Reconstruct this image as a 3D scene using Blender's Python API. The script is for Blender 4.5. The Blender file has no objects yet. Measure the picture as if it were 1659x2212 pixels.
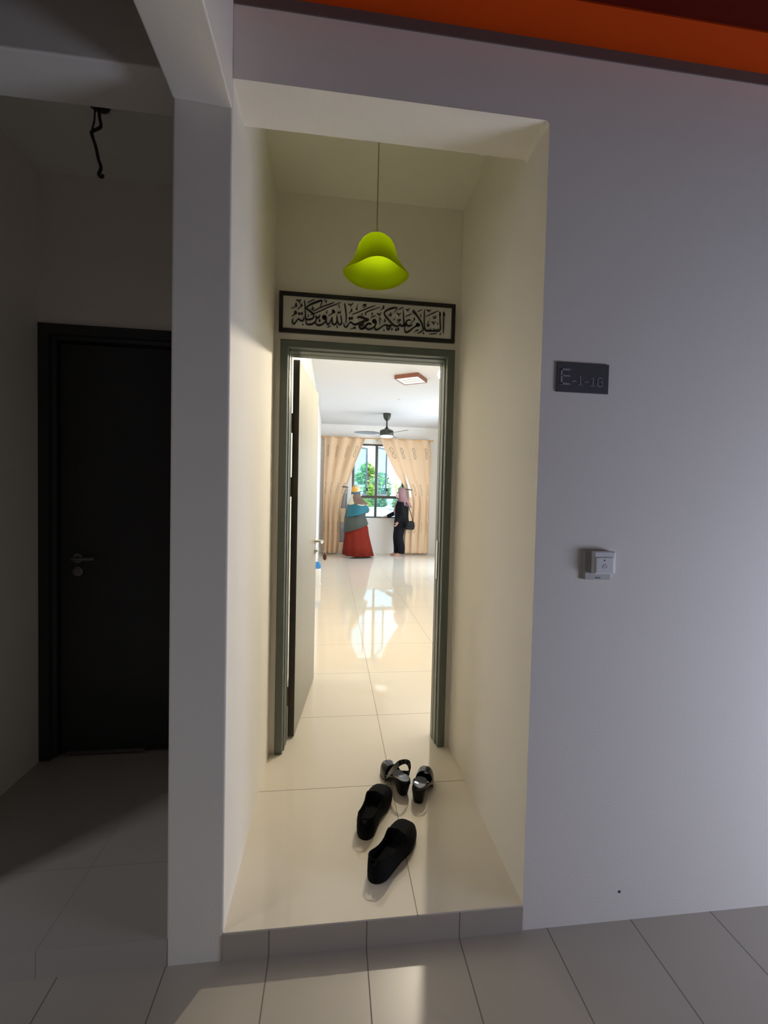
import bpy, bmesh, math, random
from mathutils import Vector, Matrix
random.seed(7)
SCN = bpy.context.scene
COL = SCN.collection
PI = math.pi

# ---------------------------------------------------------------- camera
YAW, PITCH, ROLL = -0.1186, -0.0320, -0.0231
CAM = Vector((0.3216, -1.3692, 1.3961))
Rz = Matrix.Rotation(YAW, 3, 'Z'); Rx = Matrix.Rotation(PITCH, 3, 'X'); Ry = Matrix.Rotation(ROLL, 3, 'Y')
R = Rz @ Rx @ Ry
right, fwd, up = R.col[0], R.col[1], R.col[2]
cd = bpy.data.cameras.new('camera'); cam = bpy.data.objects.new('camera', cd); COL.objects.link(cam)
cd.sensor_fit = 'HORIZONTAL'; cd.sensor_width = 36.0; cd.lens = 36.0 * 925.58 / 1659.0
cd.clip_start = 0.02; cd.clip_end = 400
M4 = Matrix((( right.x, up.x, -fwd.x, CAM.x), (right.y, up.y, -fwd.y, CAM.y), (right.z, up.z, -fwd.z, CAM.z), (0, 0, 0, 1)))
cam.matrix_world = M4
SCN.camera = cam

# ---------------------------------------------------------------- exposure, sky, sun, daylight
SCN.view_settings.view_transform = 'Standard'
SCN.view_settings.look = 'None'
SCN.view_settings.gamma = 1.0
SCN.view_settings.use_curve_mapping = False
SCN.view_settings.exposure = 0.0
try:
    SCN.cycles.max_bounces = 14; SCN.cycles.diffuse_bounces = 8; SCN.cycles.glossy_bounces = 6
    SCN.cycles.transmission_bounces = 8; SCN.cycles.sample_clamp_indirect = 8.0
    SCN.cycles.caustics_reflective = False; SCN.cycles.caustics_refractive = False
except Exception:
    pass
SKY_STRENGTH = 2.3
CORRIDOR_W = 38.0
CORRIDOR_LEFT_W = 4.6
ROOM_FILL_W = 47.0
LAMP_FAN, LAMP_CEIL, LAMP_BULB = 1.25, 0.25, 6300.0   # radiance of the lit diffusers and of the bare bulb
wd = bpy.data.worlds.new('sky'); SCN.world = wd; wd.use_nodes = True
wn = wd.node_tree.nodes; wl = wd.node_tree.links
bg = wn['Background']
bg.inputs['Color'].default_value = (0.80, 0.92, 1.0, 1)
bg.inputs['Strength'].default_value = SKY_STRENGTH

def light(name, kind, loc, energy, color, rot=None, size=None, size_y=None, target=None):
    l = bpy.data.lights.new(name, kind); l.energy = energy; l.color = color
    o = bpy.data.objects.new(name, l); COL.objects.link(o); o.location = loc
    if kind == 'AREA':
        l.shape = 'RECTANGLE'; l.size = size; l.size_y = size_y or size
    if target is not None:
        o.rotation_euler = (Vector(target) - Vector(loc)).to_track_quat('-Z', 'Y').to_euler()
    elif rot: o.rotation_euler = rot
    return o
sun = light('sun', 'SUN', (0, 40, 30), 5.5, (1.0, 0.95, 0.85), target=(8, 55, 0)); sun.data.angle = 0.02
# unseen lamps inside the closed corridor ends, standing in for daylight
light('corridor_daylight_right', 'AREA', (3.7, -1.15, 0.62), CORRIDOR_W, (0.75, 0.81, 1.08), size=0.9, size_y=0.8, target=(1.2, -0.1, 1.0))
light('corridor_daylight_left', 'AREA', (-3.0, -1.50, 2.1), CORRIDOR_LEFT_W, (0.92, 0.95, 1.0), size=0.4, size_y=0.6, target=(-0.75, 0.1, 0.0)).data.spread = 1.6
# added area lamp in the unseen right wall opening, fills the living room
light('room_fill_daylight', 'AREA', (2.97, 7.15, 1.45), ROOM_FILL_W, (0.87, 0.96, 1.11), size=2.1, size_y=2.4, target=(0.0, 7.15, 1.45))
pl = light('window_portal', 'AREA', (1.42, 9.62, 1.82), 1.0, (1, 1, 1), size=1.4, size_y=1.95, rot=(PI/2, 0, 0))
pl.rotation_euler = (Vector((0, -1, 0))).to_track_quat('-Z', 'Z').to_euler()
pl.data.cycles.is_portal = True

# ---------------------------------------------------------------- materials
def srgb(r, g, b):
    f = lambda c: (c/255/12.92) if c/255 <= 0.04045 else ((c/255+0.055)/1.055)**2.4
    return (f(r), f(g), f(b), 1)
def new_mat(name):
    m = bpy.data.materials.new(name); m.use_nodes = True
    return m, m.node_tree.nodes, m.node_tree.links, m.node_tree.nodes['Principled BSDF']
def mat(name, color, rough=0.6, metal=0.0, noise=0.0, nscale=30.0, bump=0.0, bscale=80.0, coat=0.0, spec=0.5, trans=0.0, emit=None, sheen=0.0):
    m, n, l, p = new_mat(name)
    c = color if len(color) == 4 else (*color, 1)
    p.inputs['Base Color'].default_value = c
    p.inputs['Roughness'].default_value = rough; p.inputs['Metallic'].default_value = metal
    p.inputs['Specular IOR Level'].default_value = spec
    p.inputs['Coat Weight'].default_value = coat; p.inputs['Coat Roughness'].default_value = 0.05
    p.inputs['Transmission Weight'].default_value = trans
    p.inputs['Sheen Weight'].default_value = sheen
    tc = n.new('ShaderNodeTexCoord')
    if noise > 0:
        t = n.new('ShaderNodeTexNoise'); t.inputs['Scale'].default_value = nscale; t.inputs['Detail'].default_value = 4
        l.new(tc.outputs['Object'], t.inputs['Vector'])
        mx = n.new('ShaderNodeMix'); mx.data_type = 'RGBA'
        mx.inputs['A'].default_value = (*[min(1, v*(1-noise)) for v in c[:3]], 1)
        mx.inputs['B'].default_value = (*[min(1, v*(1+noise)) for v in c[:3]], 1)
        l.new(t.outputs['Fac'], mx.inputs['Factor']); l.new(mx.outputs['Result'], p.inputs['Base Color'])
    if bump > 0:
        t = n.new('ShaderNodeTexNoise'); t.inputs['Scale'].default_value = bscale; t.inputs['Detail'].default_value = 5
        l.new(tc.outputs['Object'], t.inputs['Vector'])
        b = n.new('ShaderNodeBump'); b.inputs['Strength'].default_value = bump; b.inputs['Distance'].default_value = 0.002
        l.new(t.outputs['Fac'], b.inputs['Height']); l.new(b.outputs['Normal'], p.inputs['Normal'])
    if emit:
        p.inputs['Emission Color'].default_value = (*emit[:3], 1); p.inputs['Emission Strength'].default_value = emit[3]
    return m
def math_node(n, l, op, a, b=None, c=None):
    k = n.new('ShaderNodeMath'); k.operation = op
    for i, v in enumerate((a, b, c)):
        if v is None: continue
        if isinstance(v, (int, float)): k.inputs[i].default_value = v
        else: l.new(v, k.inputs[i])
    return k.outputs[0]
def tile_mat(name, col, grout, tx, ty, ox, oy, rough, gw=0.0035, vary=0.03, coat=0.0):
    m, n, l, p = new_mat(name)
    g = n.new('ShaderNodeNewGeometry'); s = n.new('ShaderNodeSeparateXYZ'); l.new(g.outputs['Position'], s.inputs[0])
    def line(out, o, t):
        a = math_node(n, l, 'ADD', out, -o + 50*t); a = math_node(n, l, 'MODULO', a, t)
        a = math_node(n, l, 'SUBTRACT', a, t/2); a = math_node(n, l, 'ABSOLUTE', a)
        return math_node(n, l, 'GREATER_THAN', a, t/2 - gw/2)
    f = line(s.outputs['X'], ox, tx)
    if ty: f = math_node(n, l, 'MAXIMUM', f, line(s.outputs['Y'], oy, ty))
    nz = math_node(n, l, 'ABSOLUTE', g.outputs['Normal'])
    t = n.new('ShaderNodeTexNoise'); t.inputs['Scale'].default_value = 2.2; t.inputs['Detail'].default_value = 6
    l.new(g.outputs['Position'], t.inputs['Vector'])
    mx = n.new('ShaderNodeMix'); mx.data_type = 'RGBA'
    mx.inputs['A'].default_value = (*[v*(1-vary) for v in col[:3]], 1); mx.inputs['B'].default_value = (*[v*(1+vary) for v in col[:3]], 1)
    l.new(t.outputs['Fac'], mx.inputs['Factor'])
    m2 = n.new('ShaderNodeMix'); m2.data_type = 'RGBA'
    l.new(f, m2.inputs['Factor']); l.new(mx.outputs['Result'], m2.inputs['A']); m2.inputs['B'].default_value = grout
    l.new(m2.outputs['Result'], p.inputs['Base Color'])
    r = math_node(n, l, 'MULTIPLY_ADD', f, 0.5, rough); l.new(r, p.inputs['Roughness'])
    p.inputs['Coat Weight'].default_value = coat; p.inputs['Coat Roughness'].default_value = 0.03
    p.inputs['Specular IOR Level'].default_value = 0.5
    return m

M = {}
M['paint'] = mat('cream_white_wall_paint', (0.86, 0.825, 0.75), 0.75, noise=0.025, nscale=3.0, bump=0.25, bscale=160, spec=0.25)
M['room_paint'] = mat('room_white_paint', (0.84, 0.835, 0.82), 0.7, noise=0.015, nscale=2.0, bump=0.1, bscale=120, spec=0.25)
M['ceil_paint'] = mat('ceiling_white_paint', (0.82, 0.81, 0.77), 0.8, noise=0.02, nscale=3.0, spec=0.2)
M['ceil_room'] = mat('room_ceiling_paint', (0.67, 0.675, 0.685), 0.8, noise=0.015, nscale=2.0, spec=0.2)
M['porch_ceil'] = mat('porch_ceiling_paint', (0.87, 0.85, 0.75), 0.8, noise=0.02, nscale=3.0, spec=0.2)
M['orange'] = mat('orange_paint', (0.56, 0.060, 0.004), 0.6, spec=0.1, noise=0.06, nscale=8)
M['maroon'] = mat('shaded_face_red', (0.10, 0.008, 0.004), 0.7, spec=0.05, noise=0.06, nscale=8)  # dark red carries the shade on the downstand's near face
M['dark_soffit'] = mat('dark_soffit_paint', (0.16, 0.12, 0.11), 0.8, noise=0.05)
M['tile'] = tile_mat('polished_beige_tile', (0.73, 0.675, 0.575), (0.22, 0.18, 0.13, 1), 0.672, 0.672, 0.6302, 0.6588, 0.045)
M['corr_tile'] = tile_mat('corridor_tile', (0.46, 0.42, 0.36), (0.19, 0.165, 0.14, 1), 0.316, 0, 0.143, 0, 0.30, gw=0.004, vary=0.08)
M['nbr_tile'] = tile_mat('neighbour_porch_tile', (0.46, 0.43, 0.385), (0.33, 0.305, 0.27, 1), 0.672, 0.672, -0.55, 0.3, 0.16)
M['frame'] = mat('grey_green_frame_paint', (0.115, 0.135, 0.115), 0.38, noise=0.06, nscale=20)
M['leaf'] = None
M['darkdoor'] = mat('dark_door_laminate', (0.030, 0.029, 0.027), 0.45, noise=0.2, nscale=6)
M['edge'] = mat('dark_door_edge', (0.075, 0.070, 0.054), 0.5, noise=0.25, nscale=25)
M['hinge'] = mat('bronze_hinge', (0.12, 0.095, 0.07), 0.42, metal=0.7, noise=0.15, nscale=40)
M['steel'] = mat('brushed_steel', (0.62, 0.60, 0.55), 0.28, metal=1.0, noise=0.05, nscale=90)
M['black'] = mat('black_plastic', (0.012, 0.012, 0.012), 0.4, noise=0.1)
M['black_paint'] = mat('black_sign_frame', (0.008, 0.007, 0.006), 0.45, noise=0.1)
M['white_plastic'] = mat('white_plastic', (0.78, 0.78, 0.77), 0.35, noise=0.02)
M['sign_board'] = mat('white_sign_board', (0.70, 0.69, 0.65), 0.5, noise=0.02, nscale=12)

# wood grain of the open door
m, n, l, p = new_mat('pale_woodgrain_laminate')
tc = n.new('ShaderNodeTexCoord'); mp = n.new('ShaderNodeMapping'); mp.inputs['Scale'].default_value = (30, 30, 1.2)
l.new(tc.outputs['Object'], mp.inputs['Vector'])
t = n.new('ShaderNodeTexNoise'); t.inputs['Scale'].default_value = 1.5; t.inputs['Detail'].default_value = 8; t.inputs['Distortion'].default_value = 0.6
l.new(mp.outputs['Vector'], t.inputs['Vector'])
mx = n.new('ShaderNodeMix'); mx.data_type = 'RGBA'
mx.inputs['A'].default_value = (0.20, 0.195, 0.155, 1); mx.inputs['B'].default_value = (0.30, 0.29, 0.235, 1)
l.new(t.outputs['Fac'], mx.inputs['Factor']); l.new(mx.outputs['Result'], p.inputs['Base Color'])
p.inputs['Roughness'].default_value = 0.42
M['leaf'] = m

# ---------------------------------------------------------------- mesh helpers
class MB:
    def __init__(s): s.v = []; s.f = []; s.mi = []; s.uv = None
    def add(s, vs, fs, mi=0):
        o = len(s.v); s.v += [tuple(v) for v in vs]
        for f in fs: s.f.append(tuple(i+o for i in f)); s.mi.append(mi)
        return s
    def box(s, x0, x1, y0, y1, z0, z1, mi=0):
        return s.add([(x0,y0,z0),(x1,y0,z0),(x1,y1,z0),(x0,y1,z0),(x0,y0,z1),(x1,y0,z1),(x1,y1,z1),(x0,y1,z1)],
                     [(0,3,2,1),(4,5,6,7),(0,1,5,4),(1,2,6,5),(2,3,7,6),(3,0,4,7)], mi)
    def rings(s, rs, cap0=True, cap1=True, closed=True, mi=0):
        n = len(rs[0]); vs = [p for r in rs for p in r]; fs = []
        for i in range(len(rs)-1):
            for j in range(n if closed else n-1):
                k = (j+1) % n
                fs.append((i*n+j, i*n+k, (i+1)*n+k, (i+1)*n+j))
        if cap0: fs.append(tuple(range(n-1, -1, -1)))
        if cap1: fs.append(tuple((len(rs)-1)*n+j for j in range(n)))
        return s.add(vs, fs, mi)
    def lathe(s, prof, c=(0,0,0), n=32, mi=0, axis='z'):
        rs = []
        for r, z in prof:
            ring = []
            for j in range(n):
                a = 2*PI*j/n; x, y = r*math.cos(a), r*math.sin(a)
                if axis == 'z': q = (c[0]+x, c[1]+y, c[2]+z)
                elif axis == 'x': q = (c[0]+z, c[1]+x, c[2]+y)
                else: q = (c[0]+y, c[1]+z, c[2]+x)
                ring.append(q)
            rs.append(ring)
        return s.rings(rs, mi=mi)
    def tube(s, pts, r, n=10, mi=0):
        pts = [Vector(p) for p in pts]; rs = []
        rad = r if isinstance(r, (list, tuple)) else [r]*len(pts)
        nrm = None
        for i, p in enumerate(pts):
            d = (pts[min(i+1, len(pts)-1)] - pts[max(i-1, 0)]).normalized()
            if nrm is None:
                nrm = d.orthogonal().normalized()
            else:
                nrm = (nrm - d*nrm.dot(d)).normalized()
            b = d.cross(nrm)
            rs.append([tuple(p + (nrm*math.cos(2*PI*j/n) + b*math.sin(2*PI*j/n))*rad[i]) for j in range(n)])
        return s.rings(rs, mi=mi)
    def prism(s, poly, a, b, axis='y', mi=0):
        def q(u, v, w): return {'y': (u, w, v), 'x': (w, u, v), 'z': (u, v, w)}[axis]
        n = len(poly); vs = [q(u, v, a) for u, v in poly] + [q(u, v, b) for u, v in poly]
        fs = [tuple(range(n-1, -1, -1)), tuple(range(n, 2*n))] + [(i, (i+1) % n, n+(i+1) % n, n+i) for i in range(n)]
        return s.add(vs, fs, mi)
    def sphere(s, c, r, n=16, m=10, mi=0, sc=(1,1,1)):
        rs = []
        for i in range(m+1):
            th = PI*(i+0.02)/(m+0.04); z = math.cos(th)*r; rr = math.sin(th)*r
            rs.append([(c[0]+rr*math.cos(2*PI*j/n)*sc[0], c[1]+rr*math.sin(2*PI*j/n)*sc[1], c[2]+z*sc[2]) for j in range(n)])
        return s.rings(rs, mi=mi)
def build(name, mb, mats, parent=None, smooth=False, bevel=0.0, seg=2, fix=True):
    me = bpy.data.meshes.new(name); me.from_pydata(mb.v, [], mb.f)
    mats = mats if isinstance(mats, (list, tuple)) else [mats]
    for k in mats: me.materials.append(k)
    me.polygons.foreach_set('material_index', mb.mi)
    if fix:
        bm = bmesh.new(); bm.from_mesh(me); bmesh.ops.recalc_face_normals(bm, faces=bm.faces); bm.to_mesh(me); bm.free()
    if smooth:
        me.polygons.foreach_set('use_smooth', [True]*len(me.polygons))
    o = bpy.data.objects.new(name, me); COL.objects.link(o)
    if parent: o.parent = parent
    if bevel:
        b = o.modifiers.new('bevel', 'BEVEL'); b.width = bevel; b.segments = seg; b.limit_method = 'ANGLE'; b.angle_limit = 0.7
    if smooth:
        try: me.set_sharp_from_angle(angle=math.radians(42))
        except Exception: pass
    return o
def tag(o, label, cat, group=None, kind=None):
    if label: o['label'] = label
    if cat: o['category'] = cat
    if group: o['group'] = group
    if kind: o['kind'] = kind
    return o
def thing(name, label, cat, loc=(0,0,0), rz=0.0, group=None):
    o = bpy.data.objects.new(name, None); COL.objects.link(o); o.empty_display_size = 0.1
    o.location = loc; o.rotation_euler = (0, 0, rz)
    return tag(o, label, cat, group)
def struct(name, mb, m, label, cat, bevel=0.0, smooth=False):
    o = build(name, mb, m, bevel=bevel, smooth=smooth, seg=3)
    return tag(o, label, cat, kind='structure')
def catmull(pts, k=4):
    out = []; n = len(pts)
    if n < 3:
        return [tuple(p) for p in pts]
    for i in range(n-1):
        p0 = pts[max(i-1, 0)]; p1 = pts[i]; p2 = pts[i+1]; p3 = pts[min(i+2, n-1)]
        for q in range(k):
            t = q/k
            out.append(tuple(0.5*((2*b) + (-a+c)*t + (2*a-5*b+4*c-d)*t*t + (-a+3*b-3*c+d)*t*t*t) for a, b, c, d in zip(p0, p1, p2, p3)))
    out.append(tuple(pts[-1])); return out
def smoothstep(a, b, x):
    t = max(0, min(1, (x-a)/(b-a))); return t*t*(3-2*t)

# ---------------------------------------------------------------- setting
W, D, HF, HC, ST, PR = 1.0, 0.961, 2.6405, 2.978, 0.0907, 0.171
NX0, NX1 = -1.161, -PR               # neighbour's porch
RX, FY, RC = 2.935, 9.33, 3.19       # living room: right wall, far wall, ceiling
WT = 2.855                           # top of the corridor's front wall

struct('floor', MB().box(-4.2, 4.9, -3.0, 0.0, -0.30, -ST), M['corr_tile'], 'grey beige tiled floor of the dim corridor in front of the steps', 'floor')
struct('floor_room', MB().box(0.0, W, 0.0, D+0.12, -0.30, 0.0).box(0.0, RX, D+0.12, FY+0.15, -0.30, 0.0), M['tile'], 'polished beige tile floor running from the entrance step to the far window', 'floor')
struct('trim_5', MB().box(0.0, W, -0.004, 0.0, -0.30, -0.006), M['corr_tile'], 'riser of the step up to the lit entrance, shade put into its grey colour', 'step riser')  # grey tile over the beige step front stands in for its shade
struct('floor_neighbour', MB().box(NX0, NX1, 0.0, 1.2, -0.30, -0.004), M['nbr_tile'], 'dark tiled porch floor in front of the closed dark door', 'floor')
struct('wall_left', MB().box(-PR, 0.0, 0.0, FY+0.15, -0.30, 3.3), M['paint'], 'grey pier between the two entrances, continuing as the left wall of the lit entrance', 'wall', bevel=0.006)
rc = 0.016
poly = [(W, -0.30), (4.9, -0.30), (4.9, 3.3), (0.0, 3.3), (0.0, HF)] + [(W-rc+rc*math.sin(a), HF-rc+rc*math.cos(a)) for a in [PI/2*i/6 for i in range(7)]]
mb = MB().prism(poly, 0.0, 0.166).box(W, 4.9, 0.166, D, -0.30, 3.3)
struct('wall_right', mb, M['paint'], 'plain corridor wall with the number plate, continuing as the lintel over the lit recess', 'wall')
struct('wall_neighbour_front', MB().box(NX0-0.1, NX1, 0.0, 0.166, HF, 3.3), M['paint'], 'deep lintel over the dark neighbouring porch', 'wall', bevel=0.006)
struct('wall_neighbour_left', MB().box(-4.2, NX0, 0.0, 1.2, -0.30, 3.3), M['paint'], 'grey side wall at the far left of the dark porch', 'wall', bevel=0.006)
# back wall of the lit porch with its door opening
OL, OR_, OT = 0.045, 0.957, 2.203
mb = MB().box(0.0, OL, D, D+0.12, 0.0, RC+0.11); mb.box(OR_, RX, D, D+0.12, 0.0, RC+0.11); mb.box(OL, OR_, D, D+0.12, OT, RC+0.11)
struct('wall_back', mb, M['paint'], 'cream wall around the open door, under the hanging lamp', 'wall')
mb = MB().box(NX0, NX0+0.012, 1.0, 1.12, 0.0, 3.3); mb.box(NX0+0.012, NX1-0.012, 1.0, 1.12, 2.235, 3.3); mb.box(NX1-0.012, NX1, 1.0, 1.12, 0.0, 3.3)
struct('wall_neighbour_back', mb, M['paint'], 'dark wall above the closed door of the neighbouring porch', 'wall')
struct('neighbour_light_block', MB().box(NX0, NX1, 1.12, 1.2, -0.05, 3.3), M['paint'], 'unseen panel added behind the closed dark door to block light', 'wall')  # unseen panel, keeps sky light from leaking under the door
struct('ceiling_porch', MB().box(0.0, W, 0.166, D, HC, HC+0.1), M['porch_ceil'], 'cream ceiling of the lit entrance recess', 'ceiling')
struct('ceiling_neighbour', MB().box(NX0, NX1, 0.166, 1.0, HC, HC+0.1), M['ceil_paint'], 'dark ceiling of the neighbouring porch', 'ceiling')
struct('ceiling_room', MB().box(0.0, RX, D+0.12, FY+0.15, RC, RC+0.1), M['ceil_room'], 'bright white ceiling of the living room', 'ceiling')
struct('wall_room_left', MB().box(0.0, 0.004, D+0.12, FY, 0.0, RC), M['room_paint'], 'white left wall of the living room behind the open door', 'wall')
mb = MB().box(RX, RX+0.1, D+0.12, 6.05, -0.30, RC+0.1).box(RX, RX+0.1, 8.25, FY+0.15, -0.30, RC+0.1).box(RX, RX+0.1, 6.05, 8.25, 2.68, RC+0.1).box(RX, RX+0.1, 6.05, 8.25, -0.30, 0.2)
struct('wall_room_right', mb, M['room_paint'], 'white right wall of the living room', 'wall')
struct('wall_room_front', MB().box(W+0.02, RX, D+0.12, D+0.124, 0.0, RC), M['room_paint'], 'white inner face of the living room wall beside the door', 'wall')
# far wall with the window opening
WX0, WX1, WZ0, WZ1 = 0.775, 2.085, 0.895, 2.745
mb = MB().box(0.0, WX0, FY, FY+0.15, 0.0, RC); mb.box(WX1, RX, FY, FY+0.15, 0.0, RC)
mb.box(WX0, WX1, FY, FY+0.15, 0.0, WZ0); mb.box(WX0, WX1, FY, FY+0.15, WZ1, RC)
struct('wall_far', mb, M['room_paint'], 'white far wall of the living room around the curtained window', 'wall')
mb = MB().box(0.004, RX, FY-0.03, FY, RC-0.035, RC)
struct('trim_1', mb, M['room_paint'], 'thin white cornice along the top of the far wall', 'trim')
# corridor beams, soffit and enclosure
mb = MB(); rs = []
for y, dz in [(0.0, 0.0), (-0.1, 0.0), (-0.25, -0.005), (-0.5, -0.01), (-1.0, -0.01), (-3.0, -0.01)]:
    rs.append([(-PR, y, 2.56+dz), (0.0, y, 2.55+dz), (0.0, y, 3.3), (-PR, y, 3.3)])
mb.rings(rs)
struct('ceiling_beam', mb, M['paint'], 'pale concrete beam rising from the pier over the corridor', 'beam', bevel=0.005)
struct('trim_2', MB().box(0.0, 4.9, -0.004, 0.0, WT, 3.2), M['dark_soffit'], 'dark strip with a painted-in shadow gap along the top of the corridor wall', 'trim')  # dark colour stands in for the shade below the orange downstand
struct('trim_3', MB().box(0.0, 4.9, -0.118, -0.004, 2.890, 3.2), [M['orange']], 'orange painted downstand running along the corridor ceiling', 'trim')
struct('trim_4', MB().box(0.0, 4.9, -0.34, -0.118, 2.896, 3.2), M['maroon'], 'dark red band with painted-in shade beside the orange ceiling downstand', 'trim')  # near face of the downstand, its shade put into the colour
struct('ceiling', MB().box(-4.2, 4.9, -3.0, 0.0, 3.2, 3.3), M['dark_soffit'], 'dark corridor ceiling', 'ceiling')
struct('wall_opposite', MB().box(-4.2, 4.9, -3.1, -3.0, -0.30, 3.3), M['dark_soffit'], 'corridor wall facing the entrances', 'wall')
struct('wall_corridor_right', MB().box(4.9, 5.0, -3.1, 0.0, -0.30, 3.3), M['dark_soffit'], 'unseen wall added to close the right end of the corridor', 'wall')  # unseen wall, shuts sky light out of the corridor
struct('wall_corridor_end', MB().box(-4.3, -4.2, -3.1, 0.0, -0.30, 3.3), M['paint'], 'closed left end of the corridor', 'wall')
# ---------------------------------------------------------------- lit entrance: door frame and leaf
def frame_path(name, xl, xr, zt, prof, m, parent):
    """prof: (inward offset, y) section swept up the left jamb, across the head and down the right jamb, mitred."""
    rs = []
    for stage in range(4):
        ring = []
        for u, y in prof:
            if stage == 0: ring.append((xl+u, y, 0.0))
            elif stage == 1: ring.append((xl+u, y, zt-u))
            elif stage == 2: ring.append((xr-u, y, zt-u))
            else: ring.append((xr-u, y, 0.0))
        rs.append(ring)
    return build(name, MB().rings(rs), m, parent)
fr = thing('door_frame', 'grey green pressed metal frame around the open front door', 'door frame', (0.5, D, 0))
fo = build_frame = None
y0 = D-0.012
prof = [(0.0, D+0.12), (0.0, y0), (0.004, y0-0.003), (0.037, y0-0.003), (0.040, y0+0.001), (0.041, y0+0.030), (0.043, y0+0.033),
        (0.0465, y0+0.034), (0.0475, y0+0.037), (0.0480, y0+0.080), (0.0495, y0+0.083), (0.0505, y0+0.084), (0.051, y0+0.130), (0.02, y0+0.130)]
fo = frame_path('jamb_and_head', 0.0315-0.5, 0.9701-0.5, 2.2165, [(u, y-D) for u, y in prof], M['frame'], fr)
sb = MB().box(0.9185-0.5, 0.919-0.5, 0.06, 0.085, 0.94, 1.16)
build('strike_plate', sb, M['steel'], fr)

LA = math.radians(84.4)              # how far the door stands open
hx, hy = 0.0850, 1.112
leaf = thing('door_1', 'pale wood grained front door standing open into the living room', 'door', (hx, hy, 0.008), LA)
LL, LT, LH = 0.795, 0.037, 2.155
# local frame: x runs from the hinge edge to the lock edge, the visible outer face is at y = -LT
leaf['kind'] = 'structure'; mb = MB().box(0.0, LL, -LT, 0.0, 0.0, LH); build('door_panel', mb, M['leaf'], leaf, bevel=0.001)
build('edge_strip', MB().box(-0.0015, 0.0, -LT+0.001, -0.001, 0.0, LH), M['edge'], leaf)
for z in (1.80, 1.44, 0.235):
    h = MB().box(-0.0035, -0.0015, -LT+0.004, 0.002, z-0.055, z+0.055)
    h.tube([(-0.004, 0.004, z-0.055), (-0.004, 0.004, z+0.055)], 0.005, 8)
    for dz, yy in ((-0.038, -0.014), (-0.012, -0.03), (0.012, -0.014), (0.038, -0.03)):
        h.lathe([(0.0032, -0.0042), (0.0032, -0.0034)], (0, yy, z+dz), 8, axis='x')
    build('hinge', h, M['hinge'], leaf)
build('lock_plate', MB().box(LL-0.0005, LL+0.001, -LT+0.012, -0.012, 0.93, 1.15), M['steel'], leaf)
hx0 = LL-0.055
mb = MB().lathe([(0.0255, 0.0), (0.0255, -0.006), (0.023, -0.009), (0.010, -0.009), (0.0095, -0.05), (0.0, -0.05)], (hx0, -LT, 1.058), 24, axis='y')
ha = build('handle', mb, M['steel'], leaf, smooth=True)
mb = MB().tube([(hx0+0.004, -LT-0.048, 1.058), (hx0-0.010, -LT-0.055, 1.058), (hx0-0.03, -LT-0.057, 1.057), (hx0-0.125, -LT-0.054, 1.052)], [0.010, 0.0105, 0.0105, 0.0095], 12)
build('lever', mb, M['steel'], ha, smooth=True)
mb = MB().lathe([(0.0255, 0.0), (0.0255, -0.006), (0.023, -0.010), (0.012, -0.011), (0.012, -0.018), (0.0, -0.018)], (hx0, -LT, 0.985), 24, axis='y')
lk = build('lock_cylinder', mb, M['steel'], leaf, smooth=True)
kl = Vector((hx0, -LT-0.0225, 0.985))
kt = thing('key_bunch', 'bunch of keys with brown fob hanging in the front door lock', 'keys', leaf.matrix_basis @ kl, LA)
mb = MB().box(-0.006, 0.006, -0.042, 0.004, -0.0012, 0.0012)
mb.lathe([(0.011, -0.0012), (0.011, 0.0012)], (0, -0.045, 0), 16)
build('key', mb, M['steel'], kt)
ring = [(0.0, -0.050+0.012*math.cos(a)*0.6, -0.012+0.013*math.sin(a)) for a in [2*PI*i/18 for i in range(19)]]
build('split_ring', MB().tube(ring, 0.0013, 6), M['steel'], kt, smooth=True)
M['fob'] = mat('brown_leather', (0.20, 0.075, 0.04), 0.55, noise=0.2, nscale=60)
fb = MB().rings([[(dx*s*0.5, -0.050+dy*s, z) for dx, dy in ((-0.008, -0.013), (0.008, -0.013), (0.008, 0.013), (-0.008, 0.013))] for s, z in ((0.4, -0.022), (0.8, -0.028), (1.0, -0.042), (0.85, -0.058), (0.35, -0.068))])
build('leather_fob', fb, M['fob'], kt, bevel=0.002)
build('spare_key', MB().box(-0.001, 0.001, -0.066, -0.060, -0.062, -0.03).lathe([(0.007, -0.001), (0.007, 0.001)], (0, -0.063, -0.026), 14, axis='x'), M['steel'], kt)

# ---------------------------------------------------------------- neighbour's closed door
NW = NX1-NX0
nf = thing('door_frame', 'black door frame of the closed neighbouring entrance', 'door frame', ((NX0+NX1)/2, 1.0, 0))
frame_path('jamb_and_head', -NW/2+0.001, NW/2-0.001, 2.234, [(0, 0.1), (0, -0.012), (0.05, -0.012), (0.052, 0.012), (0.068, 0.02), (0.068, 0.05), (0.075, 0.055), (0.075, 0.1)], M['darkdoor'], nf)
nd = thing('door_2', 'closed dark front door of the neighbouring porch with lever handle', 'door', (NX0+0.08, 1.035, 0.012))
nw = NW-0.16
nd['kind'] = 'structure'; mb = MB().box(0, nw, 0, 0.042, 0, 2.14)
build('door_panel', mb, M['darkdoor'], nd, bevel=0.002)
M['dim_steel'] = mat('dull_steel', (0.26, 0.25, 0.24), 0.45, metal=0.9, noise=0.1, nscale=60)
mb = MB().lathe([(0.025, 0), (0.025, -0.007), (0.01, -0.009), (0.01, -0.045), (0, -0.045)], (0.085, 0, 1.035), 24, axis='y')
h2 = build('handle', mb, M['dim_steel'], nd, smooth=True)
build('lever', MB().tube([(0.08, -0.045, 1.035), (0.10, -0.052, 1.035), (0.19, -0.05, 1.037)], 0.0095, 12), M['dim_steel'], h2, smooth=True)
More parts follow.
